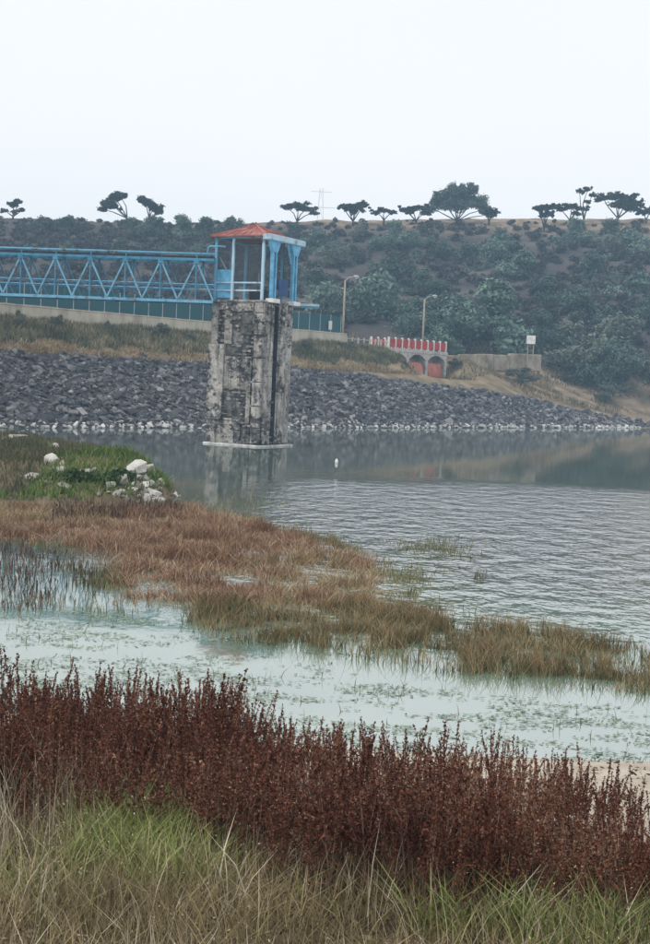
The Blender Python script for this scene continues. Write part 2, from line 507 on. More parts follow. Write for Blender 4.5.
# ------------------------------------------------------------------ near shore ground
YS = 14.5
def px_poly(pts):
    return [(W(x, y).x, W(x, y).y) for x, y in pts]
MARSH = px_poly([(-120, 512), (0, 508), (60, 508), (130, 506), (200, 508), (250, 520), (310, 536), (385, 560), (408, 588), (395, 622), (330, 622),
                 (270, 614), (190, 606), (120, 612), (92, 604), (104, 580), (60, 548), (0, 542), (-120, 540)])
STRIP = px_poly([(215, 612), (300, 620), (395, 612), (450, 622), (520, 636), (600, 652), (700, 668), (760, 690), (700, 690), (610, 680), (540, 668), (470, 664), (400, 652), (330, 640), (260, 634)])
BANK = [(-45, 34), (-20, 35.5), (-11, 37.0), (-6.5, 38.5), (-4.3, 41.3), (-3.8, 44.0), (-4.6, 48), (-7.2, 55), (-12, 64), (-20, 72), (-45, 82)]

def near(x, y):
    x = np.asarray(x, float); y = np.asarray(y, float)
    ysh = YS + 0.8 * (fbm(x, y, 0.35) - 0.47) + 0.10 * np.clip(-x, 0, 6) * 0.3
    b = (ysh - y)
    z = np.where(b > 0, 0.135 * b, np.maximum(-0.07 * -b, -0.45))
    z = np.where(b > 14, 1.89 + (b - 14) * 0.05, z)
    z = z + (fbm(x, y, 1.6) - 0.47) * 0.10 * smooth(0.2, 2.5, b)
    mm = np.maximum(smooth(-0.5, 1.2, inpoly(x, y, MARSH)), 0.45 * smooth(-0.3, 0.5, inpoly(x, y, STRIP)))
    z = z + mm * (0.42 + (fbm(x, y, 0.7) - 0.47) * 0.34)
    d = inpoly(x, y, BANK)
    bk = smooth(-0.3, 2.6, d)
    ramp_ = np.interp(y, [36, 41, 46, 60], [.0, .25, .95, .95])
    top = ramp_ + 0.42 * np.exp(-((x + 7.6) ** 2 / 5.0 + (y - 46.5) ** 2 / 14.0)) + (fbm(x, y, 0.5) - 0.47) * 0.5
    z = z + bk * (top + 0.3)
    # deep water beyond
    z = z - smooth(60, 74, y) * 1.5 * (1 - bk)
    return z
xs = np.concatenate([np.linspace(-60, -26, 30), np.linspace(-25.5, 14, 220), np.linspace(14.5, 60, 30)])
ys = np.concatenate([np.linspace(-40, 3, 20), np.linspace(3.3, 28, 150), np.linspace(28.3, 82, 130)])
XX, YY = np.meshgrid(xs, ys)
def shore_mat():
    m, nt, b = nodes_of('shore_ground')
    g = nt.nodes.new('ShaderNodeNewGeometry'); sx = nt.nodes.new('ShaderNodeSeparateXYZ')
    nt.links.new(g.outputs['Position'], sx.inputs[0])
    litter = ramp(nt, noise(nt, 2.2, 7), [(0.3, (0.025, 0.019, 0.012)), (0.5, (0.075, 0.056, 0.032)), (0.72, (0.18, 0.145, 0.09))])
    sand = ramp(nt, noise(nt, 1.5, 7), [(0.3, (0.33, 0.28, 0.22)), (0.6, (0.50, 0.44, 0.36)), (0.8, (0.58, 0.52, 0.44))])
    n = noise(nt, 0.7, 4)
    ad = nt.nodes.new('ShaderNodeMath'); ad.operation = 'MULTIPLY_ADD'
    nt.links.new(n, ad.inputs[0]); ad.inputs[1].default_value = 0.35; nt.links.new(sx.outputs['Z'], ad.inputs[2])
    mr = nt.nodes.new('ShaderNodeMapRange'); mr.inputs['From Min'].default_value = 0.85; mr.inputs['From Max'].default_value = 0.6
    nt.links.new(ad.outputs[0], mr.inputs['Value'])
    # mud under the marsh, sand by the near waterline
    my = nt.nodes.new('ShaderNodeMapRange'); my.inputs['From Min'].default_value = 17; my.inputs['From Max'].default_value = 19
    nt.links.new(sx.outputs['Y'], my.inputs['Value'])
    mud = ramp(nt, noise(nt, 0.9, 6), [(0.3, (0.06, 0.055, 0.04)), (0.6, (0.16, 0.12, 0.075))])
    c = mixc(nt, mr.outputs['Result'], litter, sand)
    c = mixc(nt, my.outputs['Result'], c, mud)
    nt.links.new(c, b.inputs['Base Color'])
    b.inputs['Roughness'].default_value = 0.9; b.inputs['Specular IOR Level'].default_value = 0.2
    bump(nt, b, noise(nt, 6, 6), 0.06)
    return m
M['shore'] = shore_mat()
shore = link('shore_ground', np_mesh('shore_ground', np.stack([XX, YY, near(XX, YY)], -1), [grid_faces(len(xs), len(ys))], M['shore'], smooth_shade=True))
tag(shore, 'sandy and littered bank in the foreground with the marsh bed', kind='structure')

# ------------------------------------------------------------------ water
def water_mat():
    m, nt, b = nodes_of('reservoir_water')
    g = nt.nodes.new('ShaderNodeNewGeometry'); sx = nt.nodes.new('ShaderNodeSeparateXYZ')
    nt.links.new(g.outputs['Position'], sx.inputs[0])
    def rng_(sock, a, bb):
        r = nt.nodes.new('ShaderNodeMapRange'); r.interpolation_type = 'SMOOTHSTEP'
        r.inputs['From Min'].default_value = a; r.inputs['From Max'].default_value = bb
        nt.links.new(sock, r.inputs['Value']); return r.outputs['Result']
    def mul(a, c):
        q = nt.nodes.new('ShaderNodeMath'); q.operation = 'MULTIPLY'
        for i, v in enumerate((a, c)):
            if isinstance(v, float): q.inputs[i].default_value = v
            else: nt.links.new(v, q.inputs[i])
        return q.outputs[0]
    # wind ripples on the open stretch, calm in the lee of the dam and inside the weed-fringed pool
    wob = noise(nt, 0.07, 3)
    yw = nt.nodes.new('ShaderNodeMath'); yw.operation = 'MULTIPLY_ADD'
    nt.links.new(wob, yw.inputs[0]); yw.inputs[1].default_value = 14.0; nt.links.new(sx.outputs['Y'], yw.inputs[2])
    wind = mul(mul(rng_(yw.outputs[0], 66.0, 54.0), rng_(yw.outputs[0], 27.5, 33.0)), rng_(sx.outputs['X'], -3.4, 0.3))
    n1 = noise(nt, 1.0, 3, stretch=(1.35, 0.85, 1)); n2 = noise(nt, 1.0, 2, stretch=(4.5, 3.6, 1))
    h = nt.nodes.new('ShaderNodeMath'); h.operation = 'MULTIPLY_ADD'
    nt.links.new(n2, h.inputs[0]); h.inputs[1].default_value = 0.2; nt.links.new(n1, h.inputs[2])
    amp = nt.nodes.new('ShaderNodeMath'); amp.operation = 'MULTIPLY_ADD'
    nt.links.new(wind, amp.inputs[0]); amp.inputs[1].default_value = 1.0; amp.inputs[2].default_value = 0.007
    bp = nt.nodes.new('ShaderNodeBump'); bp.inputs['Distance'].default_value = 0.42
    nt.links.new(amp.outputs[0], bp.inputs['Strength']); nt.links.new(h.outputs[0], bp.inputs['Height'])
    nt.links.new(bp.outputs['Normal'], b.inputs['Normal'])
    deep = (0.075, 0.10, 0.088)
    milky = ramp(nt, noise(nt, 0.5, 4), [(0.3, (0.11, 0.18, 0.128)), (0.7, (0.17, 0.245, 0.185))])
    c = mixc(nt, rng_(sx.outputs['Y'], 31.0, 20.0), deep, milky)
    nt.links.new(c, b.inputs['Base Color'])
    b.inputs['Roughness'].default_value = 0.04
    b.inputs['IOR'].default_value = 6.0
    return m
M['water'] = water_mat()
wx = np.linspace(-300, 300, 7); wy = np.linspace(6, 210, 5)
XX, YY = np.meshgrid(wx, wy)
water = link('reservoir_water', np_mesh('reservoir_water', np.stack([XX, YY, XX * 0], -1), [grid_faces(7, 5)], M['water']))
tag(water, 'grey green reservoir water, rippled beyond the weeds and calm near the dam', kind='structure')

# ------------------------------------------------------------------ dam
ta = np.arange(-84, T_G1 + 16, 0.8); sa = np.concatenate([np.arange(-10, 10, 1.0), np.arange(10, 20, 0.5), np.arange(20, 34, 1.5)])
TT, SS = np.meshgrid(ta, sa)
ZZ = prof(TT, SS) - 1.0 * (1 - dam_inside(TT, SS)) + (vnoise(TT, SS, 0.7) - 0.5) * 0.12
dv = np.stack([P0.x + DT.x * TT + DN.x * SS, P0.y + DT.y * TT + DN.y * SS, ZZ], -1)
dam = link('dam_embankment', np_mesh('dam_embankment', dv, [grid_faces(len(ta), len(sa))], M['dam_soil'], smooth_shade=True))
DAM_ME = dam.data
tag(dam, 'long earth dam faced with dark grey riprap across the water', 'dam')

def rock_template(seed, n=13, flat=0.75):
    r = random.Random(seed)
    bm = bmesh.new()
    for i in range(n):
        v = Vector((r.gauss(0, 1), r.gauss(0, 1), r.gauss(0, 1))).normalized() * r.uniform(0.42, 0.56)
        bm.verts.new((v.x * r.uniform(0.9, 1.25), v.y, v.z * flat))
    bmesh.ops.convex_hull(bm, input=bm.verts[:])
    bmesh.ops.delete(bm, geom=[v for v in bm.verts if not v.link_faces], context='VERTS')
    bmesh.ops.triangulate(bm, faces=bm.faces[:])
    bm.verts.index_update()
    V = np.array([v.co[:] for v in bm.verts]); F = np.array([[v.index for v in f.verts] for f in bm.faces])
    bm.free()
    return V, F
ROCKS = [rock_template(i) for i in range(12)]
def rot_mats(n, tilt=1.0):
    e = np.stack([rng.normal(0, 0.5, n) * tilt, rng.normal(0, 0.5, n) * tilt, rng.uniform(0, 6.283, n)], 1)
    return np.array([Euler(a).to_matrix() for a in e])
def scatter_mesh(name, templates, pos, scale, mats, tilt=1.0, smooth_shade=False, rots=None, midx=None):
    n = len(pos); k = rng.integers(0, len(templates), n)
    Rm = rot_mats(n, tilt) if rots is None else rots
    VV = []; F3 = []; F4 = []; b = 0; mi3 = []; mi4 = []
    scale = np.asarray(scale, float)
    if scale.ndim == 1: scale = np.repeat(scale[:, None], 3, 1)
    for q, tpl in enumerate(templates):
        idx = np.where(k == q)[0]
        if not len(idx): continue
        V, F = tpl[0], tpl[1]
        v = np.einsum('nij,nkj->nki', Rm[idx], V[None] * scale[idx][:, None, :]) + pos[idx][:, None, :]
        f = F[None] + (b + np.arange(len(idx)) * len(V))[:, None, None]
        b += len(idx) * len(V)
        VV.append(v.reshape(-1, 3)); (F3 if F.shape[1] == 3 else F4).append(f.reshape(-1, F.shape[1]))
        if len(tpl) > 2:
            (mi3 if F.shape[1] == 3 else mi4).append(np.tile(tpl[2], len(idx)))
    mi = np.concatenate(mi3 + mi4) if (mi3 or mi4) else None
    return np_mesh(name, np.concatenate(VV), F3 + F4, mats, mi, smooth_shade)

_tx = [(x, t_at(x, 3.0)) for x in (-150, 0, 380, 450, 550, 620, 655)]
def z_top(t):
    return np.interp(t, [q[1] for q in _tx], [5.25, 5.25, 5.2, 4.4, 3.2, 1.3, -0.4])
_at = DAM_ME.attributes.new('rubble', 'FLOAT', 'POINT')      # dark ground in the gaps under the stones, soil above
_at.data.foreach_set('value', smooth(0.25, -0.15, prof(TT, SS) - z_top(TT)).astype(np.float32).ravel())
rock_me = []
for i, (V, F) in enumerate(ROCKS):
    rock_me.append(np_mesh('riprap_stone_shape', V, [F], M['basalt']))
pale_me = [np_mesh('bleached_stone_shape', V, [F], M['bleached']) for V, F in ROCKS]
n = 25000
t = rng.uniform(-70, t_at(655, 2), n); s = rng.uniform(0.3, 11.6, n)
z = prof(t, s)
ok = z < z_top(t) + 0.35 * (vnoise(t, s, 0.6) - 0.5) * 2
t, s, z = t[ok], s[ok], z[ok]
sz = np.clip(np.exp(rng.normal(-1.05, .42, len(t))), .16, 1.1)
pos = np.stack([P0.x + DT.x * t + DN.x * s, P0.y + DT.y * t + DN.y * s, z + 0.06 * sz], 1)
# the stones that show largest (near the left edge of the picture) are parts of their own
vis = (t > 1.5) & (t < 40) & (s > 0.6)
order = np.where(vis)[0][np.argsort(-(sz / np.linalg.norm(pos, axis=1))[vis])][:215]
rest = np.setdiff1d(np.arange(len(t)), order)
for i in order:
    o = link('stone', rock_me[rnd.randrange(12)], dam, pos[i])
    o.rotation_euler = (rnd.gauss(0, .5), rnd.gauss(0, .5), rnd.uniform(0, 6.28))
    o.scale = (sz[i],) * 3
rip = link('riprap', scatter_mesh('riprap', ROCKS, pos[rest], sz[rest], M['basalt']), dam)
tag(rip, 'mass of loose dark grey stones facing the dam', kind='stuff')
# lime-bleached stones along the waterline
tw = 0.5
while tw < t_at(636, 0.4):
    o = link('bleached_stone', pale_me[rnd.randrange(12)], dam)
    q = rnd.uniform(0.35, 0.8)
    o.location = tp(tw, rnd.uniform(-0.1, 0.5), rnd.uniform(0.08, 0.24))
    o.rotation_euler = (rnd.gauss(0, .4), rnd.gauss(0, .4), rnd.uniform(0, 6.28))
    o.scale = (q * 1.2, q, q * 0.75)
    tw += rnd.uniform(0.5, 1.5)
n = 900
t = rng.uniform(-60, t_at(640, .4), n); s = rng.uniform(-0.3, 0.8, n)
pos = np.stack([P0.x + DT.x * t + DN.x * s, P0.y + DT.y * t + DN.y * s, np.maximum(prof(t, s), 0) + 0.05], 1)
o = link('bleached_rubble', scatter_mesh('bleached_rubble', ROCKS, pos, rng.uniform(0.2, 0.42, n), M['bleached']), dam)
tag(o, 'small lime-bleached stones along the waterline', kind='stuff')

# ------------------------------------------------------------------ crest wall and fence
ZW = 9.05
def along(s, z):
    return lambda t: tp(t, s, z)
wall = empty('parapet_wall', tp(0, 16, 7.5), math.atan2(DT.y, DT.x))
tag(wall, 'low cream parapet wall along the dam crest below the green fence', 'wall')
t = -72.0
while t < T_END:
    L = min(5.0, T_END - t)
    MB().box(t + 0.015, t + L - 0.015, -0.15, 0.15, -0.6, ZW - 7.5 - 0.12).build('wall_panel', M['wall'], wall)
    MB().box(t + 0.01, t + L - 0.01, -0.2, 0.2, ZW - 7.5 - 0.117, ZW - 7.5).build('coping', M['wall'], wall, bevel=0.02)
    t += 5.0
fence = empty('wire_fence', tp(0, 16.05, ZW), math.atan2(DT.y, DT.x))
tag(fence, 'teal green wire mesh fence standing on the parapet wall', 'fence')
post_me = MB().tube([(0, 0, -0.1), (0, 0, 1.78)], 0.045, 6).mesh('post', M['galvanised'])
pan_me = MB().box(0.05, 1.68, -0.006, 0.006, 0.06, 1.66).mesh('mesh_panel', M['teal_fence'])
rail_me = MB().bar((0, 0, 1.7), (1.73, 0, 1.7), 0.04).mesh('top_rail', M['teal_fence'])
t = -72.0
while t < T_END:
    link('post', post_me, fence, (t, 0, 0)); 
    if t + 1.7 < T_END + 0.8:
        link('mesh_panel', pan_me, fence, (t, 0, 0)); link('top_rail', rail_me, fence, (t, 0, 0))
    t += 1.73
# small white notice on the fence
p = tp(t_at(329, 15.9), 15.85, 9.75)
sg = empty('fence_notice', p, math.atan2(DT.y, DT.x))
tag(sg, 'small white notice plate hung on the dam fence by the lamp post', 'sign')
MB().box(-0.28, 0.28, -0.02, 0.0, -0.45, 0.45).build('plate', M['white_paint'], sg, bevel=0.005)
MB().box(-0.20, 0.20, 0.0, 0.05, 0.3, 0.36).build('bracket', M['galvanised'], sg)

# post and rail guard between the wall end and the spillway
gr = empty('guard_rail', tp(T_END, 16.2, 7.6), math.atan2(DT.y, DT.x))
tag(gr, 'grey post and rail guard leading down to the red spillway bridge', 'railing')
L = T_G0 - T_END
for k in range(8):
    x = 0.4 + (L - 0.8) * k / 7
    MB().box(x - 0.07, x + 0.07, -0.07, 0.07, -0.6, 1.15).build('post', M['pale_concrete'], gr)
for zz in (0.45, 0.95):
    MB().bar((0.3, -0.1, zz), (L - 0.3, -0.1, zz), 0.06, 0.09).build('rail', M['galvanised'], gr)

# ------------------------------------------------------------------ spillway bridge with red gates
sp = empty('spillway_bridge', tp(T_G0, 17.5, 0), math.atan2(DT.y, DT.x))
tag(sp, 'small arched concrete spillway bridge with red and white railing', 'bridge')
L = T_G1 - T_G0
ZD = 7.95
MB().box(-0.3, L + 0.3, -1.3, 1.3, ZD - 0.38, ZD).build('deck', M['pale_concrete'], sp, bevel=0.03)
NB = 10
for yy in (-1.2, 1.2):
    for k in range(NB):
        x = 0.1 + (L - 0.2) * k / (NB - 1)
        MB().box(x - 0.1, x + 0.1, yy - 0.1, yy + 0.1, ZD, ZD + 1.2).build('railing_post', M['white_paint'], sp, bevel=0.015)
    for k in range(NB - 1):
        x0 = 0.1 + (L - 0.2) * k / (NB - 1) + 0.1; x1 = 0.1 + (L - 0.2) * (k + 1) / (NB - 1) - 0.1
        MB().box(x0, x1, yy - 0.05, yy + 0.05, ZD + 0.12, ZD + 1.05).build('railing_panel', M['red_paint'], sp)
bays = [0.0, L * 0.335, L * 0.665, L]
for k, x in enumerate(bays):
    MB().box(x - 0.22, x + 0.22, -1.25, 1.25, 3.6 if 0 < k < 3 else 4.6, ZD - 0.383).build('pier', M['pale_concrete'], sp, bevel=0.03)
for k in range(3):
    x0, x1 = bays[k] + 0.223, bays[k + 1] - 0.223
    for yy in (-1.22, 0.9):
        pts = []
        n = 10
        for i in range(n + 1):
            u = i / n
            pts.append((x0 + (x1 - x0) * u, ZD - 0.383 - 0.12 - 0.62 * (2 * u - 1) ** 2))
        mb = MB()
        for i in range(n):
            (xa, za), (xb, zb) = pts[i], pts[i + 1]
            zt = ZD - 0.386
            vs = [(xa, yy, za), (xb, yy, zb), (xb, yy, zt), (xa, yy, zt), (xa, yy + .3, za), (xb, yy + .3, zb), (xb, yy + .3, zt), (xa, yy + .3, zt)]
            mb._add(vs, [(0, 1, 2, 3), (7, 6, 5, 4), (0, 4, 5, 1), (3, 2, 6, 7), (0, 3, 7, 4), (1, 5, 6, 2)])
        mb.build('arch', M['pale_concrete'], sp)
    MB().box(x0, x1, 0.25, 0.45, 4.4, ZD - 1.2 if k == 0 else 7.0).build('bay_backing', M['dark_steel'] if k == 0 else M['pale_concrete'], sp)  # first bay: dark sheet stands in for the shade of its opening
def gate(x0, x1, lab):
    g = empty('sluice_gate', tp(T_G0, 17.5, 0), math.atan2(DT.y, DT.x))
    tag(g, lab, 'sluice gate', 'red sluice gates of the spillway')
    mb = MB(); n = 8; w = x1 - x0
    prev = None
    for i in range(n + 1):
        a = R(-12 + 46 * i / n)
        yy = -0.2 - 2.2 * math.cos(a) + 1.1; zz = 4.85 + 2.5 * math.sin(a) + 0.3
        if prev:
            (py_, pz_) = prev
            mb._add([(x0, py_, pz_), (x1, py_, pz_), (x1, yy, zz), (x0, yy, zz), (x0, py_ + .12, pz_), (x1, py_ + .12, pz_), (x1, yy + .12, zz), (x0, yy + .12, zz)],
                    [(0, 1, 2, 3), (7, 6, 5, 4), (0, 4, 5, 1), (3, 2, 6, 7), (0, 3, 7, 4), (1, 5, 6, 2)])
        prev = (yy, zz)
    mb.build('gate_leaf', M['faded_red'], g)
    for xx in (x0 + 0.02, x1 - 0.02):
        MB().bar((xx, -1.2, 5.4), (xx, 0.2, 5.6), 0.1, 0.14).build('gate_arm', M['dark_steel'], g)
gate(bays[1] + 0.3, bays[2] - 0.75, 'left of the two red sluice gates under the spillway bridge')
gate(bays[2] + 0.3, bays[3] - 0.75, 'right of the two red sluice gates under the spillway bridge')

# ------------------------------------------------------------------ lamp posts
def lamp(px, ybase, ytop, s, lab):
    t0 = t_at(px, s)
    p = tp(t0, s, 0)
    zb = 7.6; zt = G(px, ytop, p.y).z
    r = empty('lamp_post', (p.x, p.y, zb))
    tag(r, lab, 'lamp post', 'lamp posts along the dam crest')
    h = zt - zb
    MB().tube([(0, 0, -0.3), (0, 0, h * 0.5), (0, 0, h)], [0.13, 0.11, 0.085], 8).build('pole', M['brown_pole'], r, True)
    MB().tube([(0, 0, h - 0.1), (0.35, 0, h + 0.28), (0.95, -0.05, h + 0.4)], 0.04, 6).build('arm', M['galvanised'], r, True)
    hd = MB().tube([(0.85, -0.05, h + 0.40), (1.0, -0.05, h + 0.42), (1.3, -0.06, h + 0.40), (1.48, -0.06, h + 0.37)], [0.07, 0.14, 0.16, 0.06], 8).build('lamp_head', M['galvanised'], r, True)
    MB().tube([(1.05, -0.05, h + 0.29), (1.35, -0.06, h + 0.27)], [0.1, 0.09], 8).build('lens', M['white_paint'], hd, True)
    return r
lamp(342, 332, 280, 17.2, 'tall lamp post beside the fence notice right of the tower')
lamp(422, 345, 299, 19.8, 'lamp post rising behind the red spillway railing')

# ------------------------------------------------------------------ intake tower
TA = R(28)
S = 3.55
CORN = W(258, 447)
u_ = Vector((math.cos(TA), -math.sin(TA), 0)); v_ = Vector((math.sin(TA), math.cos(TA), 0))
TC = CORN - u_ * (S / 2) + v_ * (S / 2)
tower = empty('intake_tower', (TC.x, TC.y, 0), -TA)
tag(tower, 'stained concrete and masonry intake tower rising from the water', 'tower')
h = S / 2
ZT = 8.35
MB().box(-h + .1, h - .1, -h + .1, h - .1, -3.5, ZT - .003).build('core', M['mortar'], tower)
# base
MB().box(-h - .18, h + .26, -h - .2, h + .14, -3.4, 0.10).build('footing', M['lime_crust'], tower, bevel=0.04)
MB().box(-h - .06, h * 0.28, -h - .06, -h + .5, 0.095, 1.46).build('plinth', M['concrete'], tower, bevel=0.03)
MB().box(-h - .12, h * 0.30, -h - .12, -h + .5, 1.463, 1.58).build('ledge', M['concrete'], tower, bevel=0.02)
# front face, from the left
def slab(name, x0, x1, z0, z1, d, m='concrete', side='front'):
    e = 0.004
    if side == 'front': b = MB().box(x0, x1, -h - d, -h + .12, z0 + e, z1 - e)
    elif side == 'right': b = MB().box(h - .12, h + d, x0, x1, z0 + e, z1 - e)
    elif side == 'back': b = MB().box(x0, x1, h - .12, h + d, z0 + e, z1 - e)
    else: b = MB().box(-h - d, -h + .12, x0, x1, z0 + e, z1 - e)
    return b.build(name, M[m], tower, bevel=0.02)
slab('concrete_pilaster', -h, -h + .5, 5.9, ZT, .0)
slab('concrete_pilaster', -h + .95, -h + 1.45, 5.9, ZT, .02)
slab('concrete_pilaster', -h - .07, -h + 1.02, 1.58, 5.9, .14)
slab('concrete_band', -h + 1.03, h - .66, 3.3, 5.2, .0)
slab('concrete_band', -h + 1.46, h - .66, ZT - .5, ZT, .03)
slab('concrete_band', -h + .506, -h + .945, ZT - .45, ZT, .03)
slab('concrete_pilaster', h - .95, h - .66, 1.3, 4.6, .05)
slab('concrete_pilaster', h - .95, h - .66, 0.16, 1.3, .02)
zz = [0.16, 1.1, 2.35, 3.75, 5.15, 6.45, 7.75, ZT]
for a, b in zip(zz[:-1], zz[1:]):
    slab('corner_block', h - .50, h + .05, a + .02, b - .02, .16)
for zq in zz[1:-1]:
    slab('joint_ledge', h - .62, h - .505, zq - .07, zq + .05, .13)
# right face with the gate slot
for a, b in ((0.16, 2.0), (2.0, 4.1), (4.1, 6.2), (6.2, ZT)):
    slab('guide_pilaster', -h + .15, -h + .95, a, b, .20, side='right')
    slab('guide_pilaster', -h + 1.42, -h + 2.45, a, b, .22, side='right')
slab('concrete_band', -h + 2.46, h - .02, 0.16, ZT, -.04, side='right')
MB().box(h - .095, h - .06, -h + .96, -h + 1.41, 0.17, ZT - .2).build('gate_slot_shade', M['dark_steel'], tower)  # dark sheet at the back of the slot, colour stands in for shade
MB().box(h - .09, h + .205, -h + 1.395, -h + 1.414, .3, ZT - .15).build('recess_shade_plate', M['dark_steel'], tower)  # dark plate added on the pilaster side to paint in the slot's shade
MB().box(h - .09, h + .19, -h + 2.455, -h + 2.472, .3, ZT - .15).build('recess_shade_plate', M['dark_steel'], tower)  # second dark plate added, painted shade beside the recessed right band
for zq in (1.5, 3.2, 4.9, 6.6):
    MB().box(h + .0, h + .1, -h + .953, -h + 1.393, zq, zq + .12).build('guide_bracket', M['dark_steel'], tower)
slab('concrete_band', -h + .13, h - .13, 0.16, ZT, .02, side='back')
slab('concrete_band', -h + .13, h - .13, 0.16, ZT, .0, side='left')
# masonry stones proud of the core
def stones(x0, x1, z0, z1, d, side, sz=0.26, dens=0.8):
    P = []; Q = []
    z = z0
    while z < z1:
        x = x0 + rnd.uniform(0, .1)
        hh = rnd.uniform(.16, .30)
        while x < x1:
            w = rnd.uniform(.18, .45)
            if rnd.random() < .35 + .6 * float(fbm(x * 2.2 + z0, z * 1.6, 1.0) > .44):
                c = (x + w / 2, -h + .07 - d * rnd.random(), z + hh / 2) if side == 'front' else (h - .07 + d * rnd.random(), x + w / 2, z + hh / 2)
                P.append(c); Q.append((w * 1.0, .3, hh * 1.05) if side == 'front' else (.3, w, hh * 1.05))
            x += w
        z += hh
    return P, Q
P = []; Q = []
for a in [(-h + .5, -h + .95, 5.95, ZT - .45, .08, 'front'), (-h + 1.46, h - .66, 5.3, ZT - .5, .08, 'front'), (-h + 1.03, h - .95, 1.6, 3.25, .08, 'front'),
          (h - .95, h - .66, 4.65, ZT - .1, .07, 'front'), (-h + 1.03, h - .66, .3, 1.4, .05, 'front'), (-h + .96, -h + 1.41, .3, 3.0, .02, 'right')]:
    p, q = stones(a[0] - .12, a[1] + .02, a[2] - .25, a[3] + .2, a[4] + .05, a[5]); P += p; Q += q
rots = np.array([Euler((rnd.gauss(0, .08), rnd.gauss(0, .08), rnd.gauss(0, .08))).to_matrix() for _ in P])
o = link('stone_facing', scatter_mesh('stone_facing', ROCKS, np.array(P), np.array(Q), M['masonry'], rots=rots), tower)
tag(o, 'rough dark stones showing between the concrete', kind='stuff')
MB().box(-h - .08, h + .12, -h - .1, h + .1, ZT, ZT + .14).build('top_slab', M['concrete'], tower, bevel=0.03)

# ------------------------------------------------------------------ control cabin on the tower
ZC = ZT + .143
cab = empty('control_cabin', (TC.x, TC.y, ZC), -TA)
tag(cab, 'open light blue steel cabin with red hipped roof on top of the tower', 'cabin')
hc = h - .12
CH = 3.55
for (x, y, m) in ((-hc, -hc, 'blue_paint'), (hc - .1, -hc, 'pale_paint'), (-hc, hc, 'blue_paint'), (hc, hc, 'blue_paint'), (-hc + 1.18, -hc, 'pale_paint'), (-hc + 1.3, hc, 'blue_paint'), (-hc, 0, 'blue_paint'), (hc - .75, hc, 'blue_paint')):
    MB().box(x - .075, x + .075, y - .075, y + .075, 0, CH).build('post', M[m], cab, bevel=.012)
for z0 in (.55, 1.0):
    MB().bar((-hc + .08, -hc - .02, z0), (hc - .18, -hc - .02, z0), .06, .08).build('railing', M['pale_paint'], cab)
    MB().bar((-hc + .08, hc + .02, z0), (hc - .08, hc + .02, z0), .06, .08).build('railing', M['blue_paint'], cab)
MB().box(-hc + .08, -hc + 1.1, -hc + .03, -hc + .06, .12, 1.75).build('wall_panel', M['sky_paint'], cab)
MB().box(-hc + .08, -hc + 1.1, -hc + .03, -hc + .06, 1.753, CH - .1).build('window_mesh', M['window_mesh'], cab)
MB().box(-hc + 1.26, hc - .18, -hc + .03, -hc + .06, 1.05, CH - .1).build('window_mesh', M['window_mesh'], cab)
MB().box(-hc + .1, hc - .1, hc - .06, hc - .03, .3, CH - .1).build('window_mesh', M['window_mesh'], cab)
MB().box(-hc - .06, -hc - .03, -hc + .1, hc - .1, 1.2, CH - .1).build('window_mesh', M['window_mesh'], cab)
MB().bar((-hc + .1, -hc + .2, 2.5), (-hc + .75, -hc + .25, 1.5), .06).build('brace', M['pale_paint'], cab)
MB().box(-.15, .75, -.35, .4, 0, .75).build('gear_box', M['dark_steel'], cab, bevel=.04)
MB().tube([(.3, 0, .75), (.3, 0, 1.7)], .05, 8).build('valve_stem', M['galvanised'], cab, True)
for (x0, x1, y0, y1) in ((-hc - .1, hc, -hc - .1, -hc + .06), (-hc - .1, hc, hc - .06, hc + .1), (-hc - .1, -hc + .06, -hc + .07, hc - .07)):
    MB().box(x0, x1, y0, y1, CH + .003, CH + .16).build('eave_beam', M['blue_paint'], cab)
# roof: hipped, eight facets, small ridge bars
eo = .28; zr = CH + .16
A = [(-hc - eo, -hc - eo, zr), (hc + .12, -hc - eo, zr), (hc + .12, hc + eo, zr), (-hc - eo, hc + eo, zr)]
ap = (-.05, 0, zr + .82)
mb = MB()
mb._add(A + [ap] + [(x, y, z - .07) for x, y, z in A], [(0, 1, 4), (1, 2, 4), (2, 3, 4), (3, 0, 4), (0, 5, 6, 1), (1, 6, 7, 2), (2, 7, 8, 3), (3, 8, 5, 0), (8, 7, 6, 5)])
rf = mb.build('roof', M['red_roof'], cab)
for q in A:
    MB().bar(Vector(q) + Vector((0, 0, .02)), Vector(ap) + Vector((0, 0, .02)), .10, .07).build('ridge_cap', M['faded_red'], rf)
for k in range(1, 7):                                     # standing seams on the two faces in view
    f = k / 7
    e0 = Vector(A[0]).lerp(Vector(A[1]), f); MB().bar(e0 + Vector((0, .02, .015)), e0.lerp(Vector(ap), min(f, 1 - f) * 1.85) + Vector((0, 0, .015)), .035, .04).build('seam', M['red_roof'], rf)
    e0 = Vector(A[1]).lerp(Vector(A[2]), f); MB().bar(e0 + Vector((0, 0, .015)), e0.lerp(Vector(ap), min(f, 1 - f) * 1.85) + Vector((0, 0, .015)), .035, .04).build('seam', M['red_roof'], rf)
MB().tube([(-.05, 0, zr + .78), (-.05, 0, zr + .98)], [.12, .05], 8).build('finial', M['red_roof'], rf)

